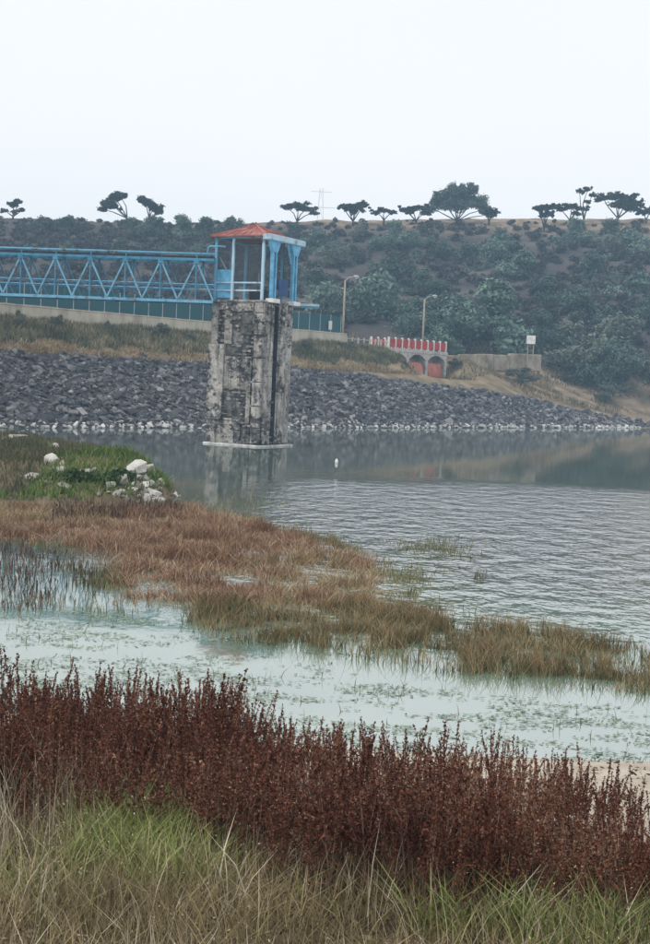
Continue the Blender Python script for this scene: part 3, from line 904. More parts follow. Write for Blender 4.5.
# hoist frame on the side that faces right
ho = empty('hoist_frame', (TC.x, TC.y, ZC), -TA)
tag(ho, 'bright blue twin-column hoist frame under a pale beam beside the cabin', 'hoist')
hx = hc + .28
def column(y):
    for dy in (-.17, .17):
        MB().box(hx - .1, hx + .1, y + dy - .07, y + dy + .07, .12, CH - .75).build('column', M['sky_paint'], ho, bevel=.015)
    # flared head
    b = MB()
    vs = [(hx - .11, y - .26, CH - .748), (hx + .11, y - .26, CH - .748), (hx + .11, y + .26, CH - .748), (hx - .11, y + .26, CH - .748),
          (hx - .11, y - .6, CH - .1), (hx + .11, y - .6, CH - .1), (hx + .11, y + .6, CH - .1), (hx - .11, y + .6, CH - .1)]
    b._add(vs, [(3, 2, 1, 0), (4, 5, 6, 7), (0, 1, 5, 4), (1, 2, 6, 5), (2, 3, 7, 6), (3, 0, 4, 7)])
    b.build('column_head', M['sky_paint'], ho)
    MB().box(hx - .22, hx + .3, y - .42, y + .42, -.12, .118).build('base_pad', M['white_paint'], ho, bevel=.02)
column(-hc + .55); column(hc - .35)
MB().box(hx - .25, hx + .28, -hc - .4, hc + .45, CH - .097, CH + .22).build('fascia_beam', M['pale_paint'], ho, bevel=.02)
MB().box(hx - .05, hx + .05, -.45, .62, .35, 1.35).build('winch_drum_guard', M['deep_blue'], ho, bevel=.03)
MB().tube([(hx - .25, -.3, 1.0), (hx - .25, .45, 1.0)], .28, 12).build('winch_drum', M['deep_blue'], ho, True)
MB().tube([(hx, .05, 1.35), (hx, .05, CH - .1)], .03, 6).build('cable', M['dark_steel'], ho)
MB().bar((hx, hc - .75, 2.3), (hx, hc - 1.25, CH - .12), .09).build('knee_brace', M['sky_paint'], ho)
# walkway bracket out to the right
wk = empty('side_walkway', (TC.x, TC.y, ZC), -TA)
tag(wk, 'short pale cantilevered beam sticking out right of the tower top', 'platform')
d2 = Matrix.Rotation(TA, 3, 'Z')
a = d2 @ Vector((1.5, 1.35, .02)); b = d2 @ Vector((3.9, 1.35, .02))
MB().bar(a, b, .5, .13).build('beam', M['pale_paint'], wk)
MB().bar(a + Vector((0, 0, -.12)), b + Vector((0, 0, -.12)), .12, .11).build('bearer', M['blue_paint'], wk)

# ------------------------------------------------------------------ truss footbridge
BA = R(8)
bl = G(213, 302, CORN.y + .6)                       # right end of the near bottom chord
br = empty('truss_footbridge', (bl.x, bl.y, bl.z), math.pi - BA)   # local +x runs left and slightly away
tag(br, 'light blue steel truss footbridge from the dam to the tower', 'bridge')
BW = 1.7; BH = 2.42; PN = 2.13; NP = 21; LB = PN * NP
# local +y points towards the camera after the half turn, so the far truss is at y = -BW
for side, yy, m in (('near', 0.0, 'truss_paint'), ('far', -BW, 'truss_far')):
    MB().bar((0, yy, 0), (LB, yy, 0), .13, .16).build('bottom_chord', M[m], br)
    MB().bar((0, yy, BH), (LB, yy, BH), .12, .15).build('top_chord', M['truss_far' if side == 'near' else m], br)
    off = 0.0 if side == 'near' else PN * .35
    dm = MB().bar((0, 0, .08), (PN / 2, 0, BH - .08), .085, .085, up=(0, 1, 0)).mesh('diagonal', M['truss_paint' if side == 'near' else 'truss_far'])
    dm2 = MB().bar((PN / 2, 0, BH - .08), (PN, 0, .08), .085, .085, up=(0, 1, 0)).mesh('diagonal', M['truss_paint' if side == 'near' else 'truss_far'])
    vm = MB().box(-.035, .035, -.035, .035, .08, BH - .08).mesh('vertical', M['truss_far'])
    gm = MB().box(-.16, .16, -.075, -.066, BH - .26, BH + .07).mesh('gusset_plate', M['truss_far'])
    for k in range(NP):
        link('diagonal', dm, br, (k * PN, yy, 0)); link('diagonal', dm2, br, (k * PN, yy, 0))
        link('vertical', vm, br, (k * PN + PN / 2, yy, 0))
        if side == 'near': link('gusset_plate', gm, br, (k * PN + PN / 2, yy + .14, 0))
    for zz in (.72, 1.0):
        MB().tube([(0, yy - .12 if side == 'near' else yy + .12, zz), (LB, yy - .12 if side == 'near' else yy + .12, zz)], .028, 6).build('handrail', M['sky_paint'], br)
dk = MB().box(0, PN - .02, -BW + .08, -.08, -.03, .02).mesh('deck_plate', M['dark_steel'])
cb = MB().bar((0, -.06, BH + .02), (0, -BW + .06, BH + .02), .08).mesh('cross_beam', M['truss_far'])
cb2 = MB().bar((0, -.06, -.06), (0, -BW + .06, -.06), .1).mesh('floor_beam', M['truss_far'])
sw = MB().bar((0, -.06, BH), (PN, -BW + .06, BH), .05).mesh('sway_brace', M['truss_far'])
for k in range(NP):
    link('deck_plate', dk, br, (k * PN, 0, 0)); link('cross_beam', cb, br, (k * PN + PN / 2, 0, 0)); link('floor_beam', cb2, br, (k * PN + .02, 0, 0))
    link('sway_brace', sw, br, (k * PN, 0, 0))
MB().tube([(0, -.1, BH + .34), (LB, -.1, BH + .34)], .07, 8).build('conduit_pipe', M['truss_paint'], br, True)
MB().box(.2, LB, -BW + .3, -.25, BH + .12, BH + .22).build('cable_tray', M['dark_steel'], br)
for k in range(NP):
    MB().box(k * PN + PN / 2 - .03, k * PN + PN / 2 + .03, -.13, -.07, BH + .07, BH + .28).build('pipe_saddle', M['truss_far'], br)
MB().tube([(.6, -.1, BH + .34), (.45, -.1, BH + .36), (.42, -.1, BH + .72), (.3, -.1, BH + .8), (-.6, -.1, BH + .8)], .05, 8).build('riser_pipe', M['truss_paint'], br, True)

# ------------------------------------------------------------------ right bank: wall, notice box
wl = empty('bank_wall', G(490, 358, 168))
tag(wl, 'pale concrete retaining wall on the bank right of the spillway', 'wall')
pa = G(441, 361, 160); pb = G(540, 363, 172)
base = wl.location.copy()
for k in range(6):
    a = pa.lerp(pb, k / 6); b = pa.lerp(pb, (k + 1) / 6)
    d = (b - a).normalized() * .02
    ht = [.7, .85, .95, .9, 1.1, 1.05][k]
    mb = MB().bar(a - base + d + Vector((0, 0, ht / 2 - .5)), b - base - d + Vector((0, 0, ht / 2 - .5)), .5, ht + 1.0)
    mb.build('wall_panel', M['earth_wall'], wl, bevel=.06)
cx = G(531, 340, 169)
bx_ = empty('notice_box', (cx.x, cx.y, cx.z - 1.9))
tag(bx_, 'white square notice board on a short post before the hillside trees', 'sign')
MB().box(-.55, .55, -.06, .06, 1.4, 2.45).build('board', M['white_paint'], bx_, bevel=.02)
MB().box(-.62, .62, -.03, .09, 1.31, 1.39).build('frame', M['dark_steel'], bx_)
MB().box(-.62, .62, -.03, .09, 2.46, 2.54).build('frame', M['dark_steel'], bx_)
for xx in (-.35, .35):
    MB().box(xx - .05, xx + .05, -.05, .05, -.6, 1.3).build('post', M['brown_pole'], bx_)

# ------------------------------------------------------------------ float
f0 = W(336.5, 463)
fl = empty('float', (f0.x, f0.y, 0)); fl.scale = (.7, .7, .62)
tag(fl, 'small white float standing upright in the open water', 'float')
MB().tube([(0, 0, -.1), (0, 0, .0), (0, 0, .12), (0, 0, .26), (0, 0, .31)], [.07, .10, .115, .09, .03], 12).build('body', M['white_paint'], fl, True)
MB().tube([(0, 0, .31), (0, 0, .37)], [.035, .03], 8).build('cap', M['white_paint'], fl, True)
MB().tube([(0, 0, -.1), (.02, .0, -.8)], .012, 5).build('tether', M['dark_steel'], fl)

# ------------------------------------------------------------------ leaves, trees and shrubs
def leaf_quads(P, size, flat=0.0, aspect=1.6, N=None):
    """one small four-cornered leaf clump at every point, turned every way"""
    n = len(P)
    a = rng.normal(size=(n, 3)); a[:, 2] *= (1 - flat)
    if N is not None:                                   # leaves lie roughly along the outer skin of their clump
        nn = N + rng.normal(0, .45, (n, 3)); nn /= np.linalg.norm(nn, axis=1)[:, None] + 1e-9
        a -= (a * nn).sum(1)[:, None] * nn
    a /= np.linalg.norm(a, axis=1)[:, None] + 1e-9
    b = np.cross(nn, a) if N is not None else rng.normal(size=(n, 3)); b -= (b * a).sum(1)[:, None] * a
    b /= np.linalg.norm(b, axis=1)[:, None] + 1e-9
    sz = size * rng.uniform(0.6, 1.4, n)
    a = a * sz[:, None] * 0.5 * aspect; b = b * sz[:, None] * 0.5
    V = np.stack([P - a, P + b * rng.uniform(.6, 1.1, (n, 1)), P + a, P - b * rng.uniform(.6, 1.1, (n, 1))], 1).reshape(-1, 3)
    F = np.arange(n * 4).reshape(n, 4)
    return V, F
def pad_points(c, r, n, shell=0.45):
    d = rng.normal(size=(n, 3)); d /= np.linalg.norm(d, axis=1)[:, None]
    rad = rng.random(n) ** shell
    wob = 0.78 + 0.5 * (np.sin(d[:, 0] * 5 + c[0] * 3) * np.cos(d[:, 1] * 4 + c[1] * 5) * 0.5 + np.sin(d[:, 2] * 6 + c[2] * 2) * 0.25 + 0.35)
    return np.asarray(c) + d * rad[:, None] * np.asarray(r) * wob[:, None]

def clumps(lobes, leaves, size, shell=.38, zmin=None):
    P = []; N = []
    for c, rr, n in lobes:
        q = pad_points(c, rr, n, shell)
        nn = (q - np.asarray(c)) / np.asarray(rr) ** 2
        nn /= np.linalg.norm(nn, axis=1)[:, None] + 1e-9
        P.append(q); N.append(nn)
    P = np.concatenate(P); N = np.concatenate(N)
    if zmin is not None:
        k = P[:, 2] > zmin; P = P[k]; N = N[k]
    return leaf_quads(P, size, N=N)

M['tree_dark'] = leafy('dark_tree_leaves', [(0.2, (0.042, 0.066, 0.056)), (0.55, (0.082, 0.120, 0.096)), (0.85, (0.135, 0.185, 0.145))], 0.12, .5, translucent=.08)
M['tree_blue'] = leafy('blue_green_leaves', [(0.2, (0.062, 0.100, 0.084)), (0.55, (0.125, 0.185, 0.148)), (0.85, (0.22, 0.295, 0.228))], 0.12, .5, translucent=.08)
M['tree_grey'] = leafy('grey_green_leaves', [(0.2, (0.085, 0.10, 0.082)), (0.55, (0.15, 0.17, 0.135)), (0.85, (0.23, 0.245, 0.19))], 0.12, .5, translucent=.08)
M['acacia'] = leafy('acacia_leaves', [(0.2, (0.016, 0.022, 0.016)), (0.55, (0.032, 0.042, 0.028)), (0.85, (0.06, 0.068, 0.045))], 0.3)

def limb(mb, a, b, r0, r1, bend=.15):
    a = Vector(a); b = Vector(b)
    m = a.lerp(b, .5) + Vector((rnd.uniform(-1, 1), rnd.uniform(-1, 1), rnd.uniform(0, .6))) * (b - a).length * bend
    mb.tube([a, m, b], [r0, (r0 + r1) / 2, r1], 6)

def round_crown(seed, n_lobes=6, leaves=9500):
    """unit bushy tree: about 1 wide and 1 tall, foot at the origin"""
    r = random.Random(seed)
    lobes = []
    for i in range(n_lobes):
        a = i * 2.399 + r.uniform(-.4, .4); q = math.sqrt((i + .3) / n_lobes) * .36
        zc = .30 + r.uniform(0, .45) * (1 - q * 1.2)
        lobes.append(((q * math.cos(a), q * math.sin(a), zc), (r.uniform(.18, .25), r.uniform(.18, .25), r.uniform(.17, .24))))
    lobes.append(((r.uniform(-.08, .08), 0, .76), (.17, .17, .15)))
    L3 = []
    for c, rr in lobes:
        L3.append((c, [q * .8 for q in rr], int(leaves * .5 / len(lobes))))
        for j in range(7):                               # smaller clumps break up the outline
            d = Vector((r.gauss(0, 1), r.gauss(0, 1), r.gauss(.25, .8))).normalized()
            L3.append(([c[i] + d[i] * rr[i] * .75 for i in range(3)], [q * r.uniform(.35, .55) for q in rr], int(leaves * .09 / len(lobes))))
    L3.append(((0, 0, .2), (.36, .36, .16), int(leaves * .16)))
    V, F = clumps(L3, leaves, .021, .34, .02)
    mb = MB()
    mb.tube([(0, 0, -.06), (.01, 0, .16), (0, .01, .34)], [.034, .028, .02], 7)
    for c, rr in lobes:
        limb(mb, (0, 0, .16 + r.uniform(0, .15)), c, .016, .005, .08)
    return V, F, mb
CROWNS = {}
for mk in ('tree_dark', 'tree_blue', 'tree_grey'):
    for i in range(4):
        V, F, mb = round_crown(hash((mk, i)) % 1 + i * 7 + len(mk) * 13, 5 + i % 3)
        CROWNS[mk, i] = (np_mesh('crown_' + mk, V, [F], M[mk]), mb.mesh('trunk_shape', M['bark'], True))

def hill_tree(px, ytop, wpx, Y, lab, mk, group='trees on the hillside', name='hillside_tree', ybot=None):
    p = G(px, ytop, Y)
    zb = float(land(p.x, p.y))
    w = 1.36 * wpx * Y / FPX
    hh = max(p.z - zb, w * .86)
    zb = p.z - hh
    r = empty(name, (p.x, p.y, zb), rnd.uniform(0, 6.28))
    tag(r, lab, 'tree' if name.endswith('tree') else 'shrub', group)
    cm, tm = CROWNS[mk, rnd.randrange(4)]
    for nm, me in (('crown', cm), ('trunk', tm)):
        o = link(nm, me, r)
        o.scale = (w, w, hh)
    return r

HT = [  # column, top row, width in picture, depth, colour, label
    (18, 226, 34, 246, 'tree_dark', 'dark bushy tree on the ridge at the left picture edge'),
    (45, 213, 42, 244, 'tree_dark', 'dark round tree just below the left ridge, above the truss'),
    (70, 211, 40, 246, 'tree_dark', 'dark tree with ragged top left of the leaning ridge pair'),
    (96, 228, 34, 236, 'tree_grey', 'low grey green bush below the leaning ridge trees'),
    (30, 238, 46, 222, 'tree_blue', 'blue green tree low on the slope above the truss left end'),
    (70, 238, 44, 220, 'tree_dark', 'dark tree low on the slope over the second truss panel'),
    (133, 213, 36, 246, 'tree_dark', 'first dark tree of the hedge row under the leaning ridge tree'),
    (157, 212, 38, 244, 'tree_dark', 'second dark tree of the hedge row right of the leaning ridge pair'),
    (182, 210, 40, 244, 'tree_blue', 'middle tree of the dark hedge row left of the red roof'),
    (207, 212, 40, 243, 'tree_dark', 'dark tree in the hedge row nearly above the bridge end'),
    (231, 213, 34, 246, 'tree_dark', 'last dark tree of the hedge row touching the red roof'),
    (118, 234, 44, 226, 'tree_dark', 'dark slope tree below the hedge row left part'),
    (165, 236, 50, 224, 'tree_dark', 'dark slope tree below the hedge row middle'),
    (205, 238, 46, 222, 'tree_blue', 'blue green slope tree just above the truss end'),
    (295, 218, 40, 248, 'tree_dark', 'dark bush directly under the flat umbrella tree right of the roof'),
    (320, 222, 44, 240, 'tree_blue', 'blue green bush on the slope right of the red roof'),
    (362, 219, 26, 252, 'tree_grey', 'small bush at the foot of the funnel shaped ridge tree'),
    (396, 214, 46, 240, 'tree_blue', 'round blue green tree on the ridge left of the big tree'),
    (318, 262, 50, 206, 'tree_dark', 'dark tree on the slope above the dam fence'),
    (366, 257, 112, 196, 'tree_blue', 'large blue green tree behind the left lamp post'),
    (330, 288, 54, 188, 'tree_dark', 'dark tree behind the dam fence right of the hoist'),
    (412, 290, 64, 186, 'tree_blue', 'wide tree behind the right lamp post'),
    (452, 286, 66, 187, 'tree_blue', 'blue green tree right of the right lamp post'),
    (496, 266, 108, 184, 'tree_blue', 'tallest broad tree at the foot of the hill right of the spillway'),
    (438, 318, 44, 176, 'tree_blue', 'small tree just right of the red railing'),
    (432, 232, 40, 232, 'tree_dark', 'dark bush on the slope below the big ridge tree'),
    (470, 236, 56, 228, 'tree_dark', 'dark tree halfway up the slope under the big ridge tree'),
    (500, 222, 56, 238, 'tree_blue', 'blue green tree near the ridge left of the wedge shaped tree'),
    (524, 243, 62, 218, 'tree_blue', 'blue green tree mid slope below the wedge shaped tree'),
    (548, 268, 60, 202, 'tree_dark', 'dark tree mid slope above the white notice board'),
    (578, 213, 40, 246, 'tree_blue', 'blue green bush under the flat crowned ridge trees'),
    (612, 212, 52, 246, 'tree_grey', 'grey green bush under the widest flat ridge tree'),
    (640, 222, 56, 236, 'tree_blue', 'blue green tree at the right edge below the ridge'),
    (596, 246, 58, 216, 'tree_dark', 'dark tree mid slope toward the right edge'),
    (640, 264, 66, 206, 'tree_blue', 'broad blue green tree mid slope cut by the right edge'),
    (586, 282, 56, 194, 'tree_dark', 'dark tree low on the slope right of the notice board'),
    (572, 312, 72, 180, 'tree_grey', 'grey green spreading bush behind the right bank'),
    (628, 306, 84, 182, 'tree_grey', 'wide grey green bush at the hill foot by the right edge'),
    (540, 303, 50, 182, 'tree_dark', 'dark tree standing right behind the white notice board'),
    (390, 246, 46, 216, 'tree_dark', 'dark tree on the slope above the large tree left of the lamps'),
    (280, 250, 44, 214, 'tree_dark', 'dark slope tree seen behind the hoist frame'),
    (345, 238, 44, 226, 'tree_grey', 'grey bush high on the slope right of the roof'),
    (425, 262, 46, 206, 'tree_dark', 'dark tree between the two large trees behind the lamps'),
    (612, 332, 60, 176, 'tree_dark', 'low dark bush at the hill foot near the right edge'),
    (250, 262, 50, 208, 'tree_dark', 'dark slope tree seen through the cabin'),
    (648, 288, 50, 192, 'tree_dark', 'dark tree behind the wide grey bush at the right edge'),
]
for px, yt, wp, Y, mk, lab in HT:
    hill_tree(px, yt, wp, Y, lab, mk)
for px, yb, wp, hp, mk, lab in ((522, 384, 38, 17, 'tree_grey', 'grey green shrub on the dry bank in front of the retaining wall'),
                            (605, 403, 28, 18, 'tree_grey', 'round shrub alone on the dry right bank above the riprap'),
                            (566, 381, 24, 9, 'tree_grey', 'small low shrub on the dry bank left of the round one'),
                            (590, 366, 46, 16, 'tree_dark', 'dark shrub at the hill foot above the round bank shrub'),
                            (640, 368, 38, 16, 'tree_grey', 'grey shrub on the dry bank at the right edge'),
                            (512, 350, 20, 14, 'tree_grey', 'small shrub growing behind the retaining wall beside the notice board'),
                            (455, 366, 22, 8, 'tree_grey', 'small shrub before the retaining wall next to the spillway')):
    p = H(px, yb, land, 128, 200)
    k = p.y / FPX
    r = empty('bank_shrub', p, rnd.uniform(0, 6.28))
    tag(r, lab, 'shrub', 'shrubs on the right bank')
    cm, tm = CROWNS[mk, rnd.randrange(4)]
    for nm, me in (('crown', cm), ('trunk', tm)):
        o = link(nm, me, r); o.scale = (wp * k, wp * k, hp * k * 1.1)

# umbrella shaped trees on the ridge: pads are (dx, dtop, half width, half height) in picture pixels
def ridge_tree(px, ybase, pads, lab, name='ridge_tree', trunks=None, Y=262, mk='acacia', dens=1.0):
    k = Y / FPX
    b = G(px, ybase, Y)
    zb = float(land(b.x, b.y))
    zb = min(zb, b.z)
    r = empty(name, (b.x, b.y, zb))
    tag(r, lab, 'tree', 'trees on the skyline of the ridge')
    up = b.z - zb
    pts = []; mb = MB()
    tr = trunks or [0]
    fork = None
    mb.tube([(tr[0] * k, 0, -.3), (tr[0] * k * .6, 0.05, up * .5 + .4)], [.24, .19], 7)
    fk = Vector((tr[0] * k * .6, .05, up * .5 + .4))
    for (dx, dy, hw, hh) in pads:
        c = Vector((dx * k, rnd.uniform(-.4, .4), up + dy * k))
        n = int(max(90, 1500 * hw * hh / 60 * dens))
        q = pad_points(c, (hw * k * .85, hw * k * .7, hh * k * .85), int(n * .7), .4)
        pts.append(q)
        for j in range(5):
            cc = c + Vector((rnd.uniform(-1, 1) * hw * k, rnd.uniform(-.7, .7) * hw * k, rnd.uniform(-.8, .9) * hh * k))
            pts.append(pad_points(cc, (hw * k * rnd.uniform(.25, .5), hw * k * .4, hh * k * rnd.uniform(.35, .75)), int(n * .18), .7))
        limb(mb, fk, c, .14, .05, .10)
    V, F = leaf_quads(np.concatenate(pts), .24, .3)
    link('crown', np_mesh('crown', V, [F], M[mk]), r)
    mb.build('trunk', M['bark'], r, True)
    return r
ridge_tree(13, 218, [(-8, 7, 4, 2.2), (-1, 14, 6, 2.8), (5, 16, 5, 2.2), (9, 8, 4, 2), (0, 6, 4, 2)], 'sparse small tree on the ridge at the far left edge')
ridge_tree(126, 217, [(-24, 7, 6, 3), (-18, 13, 9, 5), (-11, 18, 8, 5), (-6, 20, 7, 4), (-12, 10, 6, 3)], 'left of the two leaning flat crowned trees on the ridge', trunks=[2])
ridge_tree(150, 218, [(-8, 18, 6, 4), (-3, 15, 8, 4.5), (4, 10, 8, 4), (9, 6, 5, 2.5)], 'right of the two leaning trees on the ridge, crown sloping down right', trunks=[-1])
ridge_tree(297, 221, [(-10, 13, 8, 3), (0, 15, 10, 3.5), (9, 12, 9, 3), (16, 9, 5, 2)], 'flat umbrella tree on the ridge right of the red roof')
ridge_tree(353, 221, [(-10, 14, 6, 3), (-4, 13, 7, 4), (4, 14, 7, 4), (10, 16, 6, 3), (0, 9, 4, 3)], 'funnel shaped tree standing alone on the ridge')
ridge_tree(384, 219, [(-8, 6, 5, 2.5), (0, 8, 7, 2.5), (8, 7, 5, 2)], 'low flat tree on the ridge left of the big tree')
ridge_tree(416, 222, [(-12, 12, 6, 2.5), (-4, 13, 7, 3), (4, 14, 7, 3), (-8, 9, 5, 2), (8, 9, 5, 2.5)], 'wispy flat tree touching the big ridge tree on its left')
ridge_tree(457, 221, [(-16, 18, 12, 8), (-4, 27, 13, 9), (8, 29, 11, 7), (18, 20, 12, 8), (0, 15, 16, 8), (28, 13, 10, 5), (34, 8, 6, 3.5), (-25, 12, 8, 5)], 'largest round crowned tree on the ridge', mk='tree_dark', dens=.75)
ridge_tree(489, 221, [(-4, 8, 6, 3), (4, 9, 5, 3)], 'small tree at the right foot of the largest ridge tree')
ridge_tree(544, 232, [(-8, 23, 6, 3), (0, 24, 9, 3.5), (9, 25, 7, 3), (4, 18, 5, 3), (-2, 17, 5, 3)], 'wedge shaped flat topped tree on the ridge', Y=256)
ridge_tree(570, 219, [(-10, 10, 7, 2.5), (0, 12, 8, 3), (10, 11, 7, 2.5), (6, 6, 6, 2)], 'thin flat tree on the ridge under the tall bare topped one')
ridge_tree(584, 218, [(-6, 26, 5, 2.2), (2, 28, 4, 2.2), (7, 23, 5, 2), (2, 16, 4, 1.6)], 'tallest thin tree on the right ridge with a small tuft')
ridge_tree(618, 217, [(-16, 18, 9, 3.5), (-4, 20, 11, 4), (8, 19, 11, 4), (18, 14, 8, 3.5), (0, 12, 14, 4), (12, 9, 10, 4)], 'widest flat crowned tree on the right ridge', dens=.8)
ridge_tree(646, 222, [(-4, 10, 6, 3), (4, 12, 7, 4)], 'small dark tree on the ridge at the right edge')

# far pylon beyond the ridge
pb = G(320, 224, 430)
py = empty('power_pylon', (pb.x, pb.y, float(land(pb.x, pb.y))))
tag(py, 'faint pale lattice pylon beyond the ridge right of the roof', 'pylon')
M['pylon'] = noisy('pale_galvanised', [(0.3, (0.62, 0.63, 0.64)), (0.7, (0.74, 0.75, 0.76))], 1.0, rough=.6)
hp_ = G(320, 188, 430).z - py.location.z
legs = [(-2, -2), (2, -2), (2, 2), (-2, 2)]
for x, y in legs:
    MB().bar((x, y, -.5), (x * .25, y * .25, hp_), .14).build('leg', M['pylon'], py)
nb = 7
for k in range(nb):
    f0, f1 = k / nb, (k + 1) / nb
    q0, q1 = 1 - .75 * f0, 1 - .75 * f1
    for i in range(4):
        a, b = legs[i], legs[(i + 1) % 4]
        MB().bar((a[0] * q0, a[1] * q0, hp_ * f0), (b[0] * q1, b[1] * q1, hp_ * f1), .08).build('lattice_brace', M['pylon'], py)
for zz, w in ((hp_ * .96, 3.2), (hp_ * .82, 4.6)):
    MB().bar((-w, 0, zz + .25), (w, 0, zz + .25), .14).build('cross_arm', M['pylon'], py)

# low scrub all over the hill face
n = 3400
X = rng.uniform(-95, 95, n); Y = rng.uniform(176, 266, n)
keep = (np.abs(X) < Y * .30) & (rng.random(n) < 0.50 + 0.9 * (fbm(X, Y, .05) > .44))
X, Y = X[keep], Y[keep]
Z = land(X, Y)
sc_t = []
for i in range(4):
    P = np.concatenate([pad_points((rnd.uniform(-.25, .25), rnd.uniform(-.25, .25), .35), (.4, .4, .38), 46, .4) for _ in range(3)])
    P = P[P[:, 2] > 0]
    V, F = leaf_quads(P, .17)
    sc_t.append((V, F))
sz = rng.uniform(0.8, 2.7, len(X)) * np.interp(Y, [176, 250, 266], [1.2, 1.0, .45])
rots = np.array([Matrix.Rotation(a, 3, 'Z') for a in rng.uniform(0, 6.28, len(X))])
o = link('hillside_scrub', scatter_mesh('hillside_scrub', sc_t, np.stack([X, Y, Z - .1], 1), np.stack([sz, sz, sz * rng.uniform(.6, 1.1, len(X))], 1), leafy('scrub_leaves', [(0.15, (0.036, 0.042, 0.042)), (0.5, (0.068, 0.068, 0.066)), (0.85, (0.12, 0.108, 0.10))], 0.06), rots=rots))
tag(o, 'low dusty scrub covering the hill face', 'scrub', kind='stuff')

# ------------------------------------------------------------------ grasses
def blades(name, P, hgt, wid, lean, mat, seg=2, parent=None, drop=0.0):
    """tapering bent blades, one for every point"""
    n = len(P)
    a = rng.uniform(0, 6.283, n)
    d = np.stack([np.cos(a), np.sin(a), np.zeros(n)], 1)
    w = np.stack([-np.sin(a + rng.normal(0, .8, n)), np.cos(a + rng.normal(0, .8, n)), np.zeros(n)], 1) * (wid / 2)[:, None]
    up = np.array([0, 0, 1.0])
    L = lean[:, None] * hgt[:, None]
    hz = hgt[:, None]
    b = P
    m = P + d * L * .35 + up * hz * .55
    tpv = P + d * L + up * hz * (1 - drop)
    V = np.stack([b - w, b + w, m - w * .8, m + w * .8, tpv], 1).reshape(-1, 3)
    i = np.arange(n)[:, None] * 5
    return link(name, np_mesh(name, V, [i + np.array([[0, 1, 3, 2]]), i + np.array([[2, 3, 4]])], mat), parent)

def pts_in(poly, n, soft=0.0, clump=None, thr=0.0):
    xs = [p[0] for p in poly]; ys = [p[1] for p in poly]
    X = rng.uniform(min(xs) - .5, max(xs) + .5, n); Y = rng.uniform(min(ys) - .5, max(ys) + .5, n)
    d = inpoly(X, Y, poly)
    ok = d > -soft * rng.random(n)
    if clump: ok &= fbm(X, Y, clump) > thr + rng.normal(0, .05, n)
    return X[ok], Y[ok], d[ok]

# dam slope grass: dusty green above, dry straw at the edge of the stones
n = 60000
t = rng.uniform(-25, T_G0 - 1.5, n); s = rng.uniform(10.6, 15.8, n)
P = np.stack([P0.x + DT.x * t + DN.x * s, P0.y + DT.y * t + DN.y * s, prof(t, s)], 1)
cl = fbm(t, s, .35)
M['dusty_grass'] = leafy('dusty_green_grass', [(0.15, (0.06, 0.075, 0.045)), (0.45, (0.14, 0.145, 0.085)), (0.65, (0.25, 0.225, 0.14)), (0.9, (0.44, 0.38, 0.26))], .5, .55)
M['straw'] = leafy('straw_grass', [(0.2, (0.22, 0.16, 0.09)), (0.55, (0.38, 0.29, 0.18)), (0.85, (0.52, 0.43, 0.29))], .4)
g = s > 11.9 + (cl - .47) * 3
g1 = g & (cl > .28)
o = blades('dam_slope_grass', P[g1], rng.uniform(.25, .8, g1.sum()) * (.5 + cl[g1]), rng.uniform(.05, .1, g1.sum()), rng.uniform(.1, .6, g1.sum()), M['dusty_grass'])
tag(o, 'dusty green grass on the upper dam slope', 'grass', kind='stuff')
g2 = ~g
o = blades('dry_grass_strip', P[g2], rng.uniform(.2, .45, g2.sum()), rng.uniform(.05, .1, g2.sum()), rng.uniform(.2, .9, g2.sum()), M['straw'])
tag(o, 'strip of dry straw coloured grass above the riprap', 'grass', kind='stuff')
# dry right bank
n = 34000
t = rng.uniform(T_G1 - 2, T_G1 + 60, n); s = rng.uniform(0.5, 40, n)
P = np.stack([P0.x + DT.x * t + DN.x * s, P0.y + DT.y * t + DN.y * s, t * 0], 1)
P[:, 2] = land(P[:, 0], P[:, 1])
ok = (P[:, 2] > z_top(t) + .2) & (P[:, 1] < 182) & (fbm(P[:, 0], P[:, 1], .15) > .42)
P = P[ok]; n = len(P)
M['bank_straw'] = leafy('bank_grass', [(0.15, (0.07, 0.08, 0.045)), (0.4, (0.17, 0.145, 0.085)), (0.6, (0.27, 0.19, 0.12)), (0.85, (0.42, 0.33, 0.22))], .12, .7)
o = blades('right_bank_grass', P, rng.uniform(.2, .6, n), rng.uniform(.06, .13, n), rng.uniform(.2, .8, n), M['bank_straw'])
tag(o, 'dry tan and green grass on the bank right of the riprap', 'grass', kind='stuff')

for px, sl, w, h, lab in ((58, 14.6, 1.6, 1.5, 'scrubby bush before the parapet wall under the third truss panel'), (108, 14.9, 1.3, 1.2, 'small bush before the parapet wall under the truss middle'),
                         (160, 14.4, 2.2, 1.6, 'wide bush before the parapet wall near the tower'), (18, 14.2, 1.4, 1.8, 'dark bush before the parapet wall at the left edge'),
                         (188, 14.0, 1.6, 1.0, 'low bush on the dam slope just left of the tower'), (305, 14.2, 1.8, 1.2, 'low bush on the dam slope just right of the tower'),
                         (352, 15.0, 1.6, 1.1, 'bush on the dam slope at the end of the parapet wall')):
    tq = t_at(px, sl)
    r = empty('slope_bush', tp(tq, sl, float(prof(tq, sl)) - .05), rnd.uniform(0, 6.28))
    tag(r, lab, 'bush', 'bushes on the upper dam slope')
    cm, tm = CROWNS['tree_grey', rnd.randrange(4)]
    for nm, me in (('crown', cm), ('trunk', tm)):
        o = link(nm, me, r); o.scale = (w, w, h)

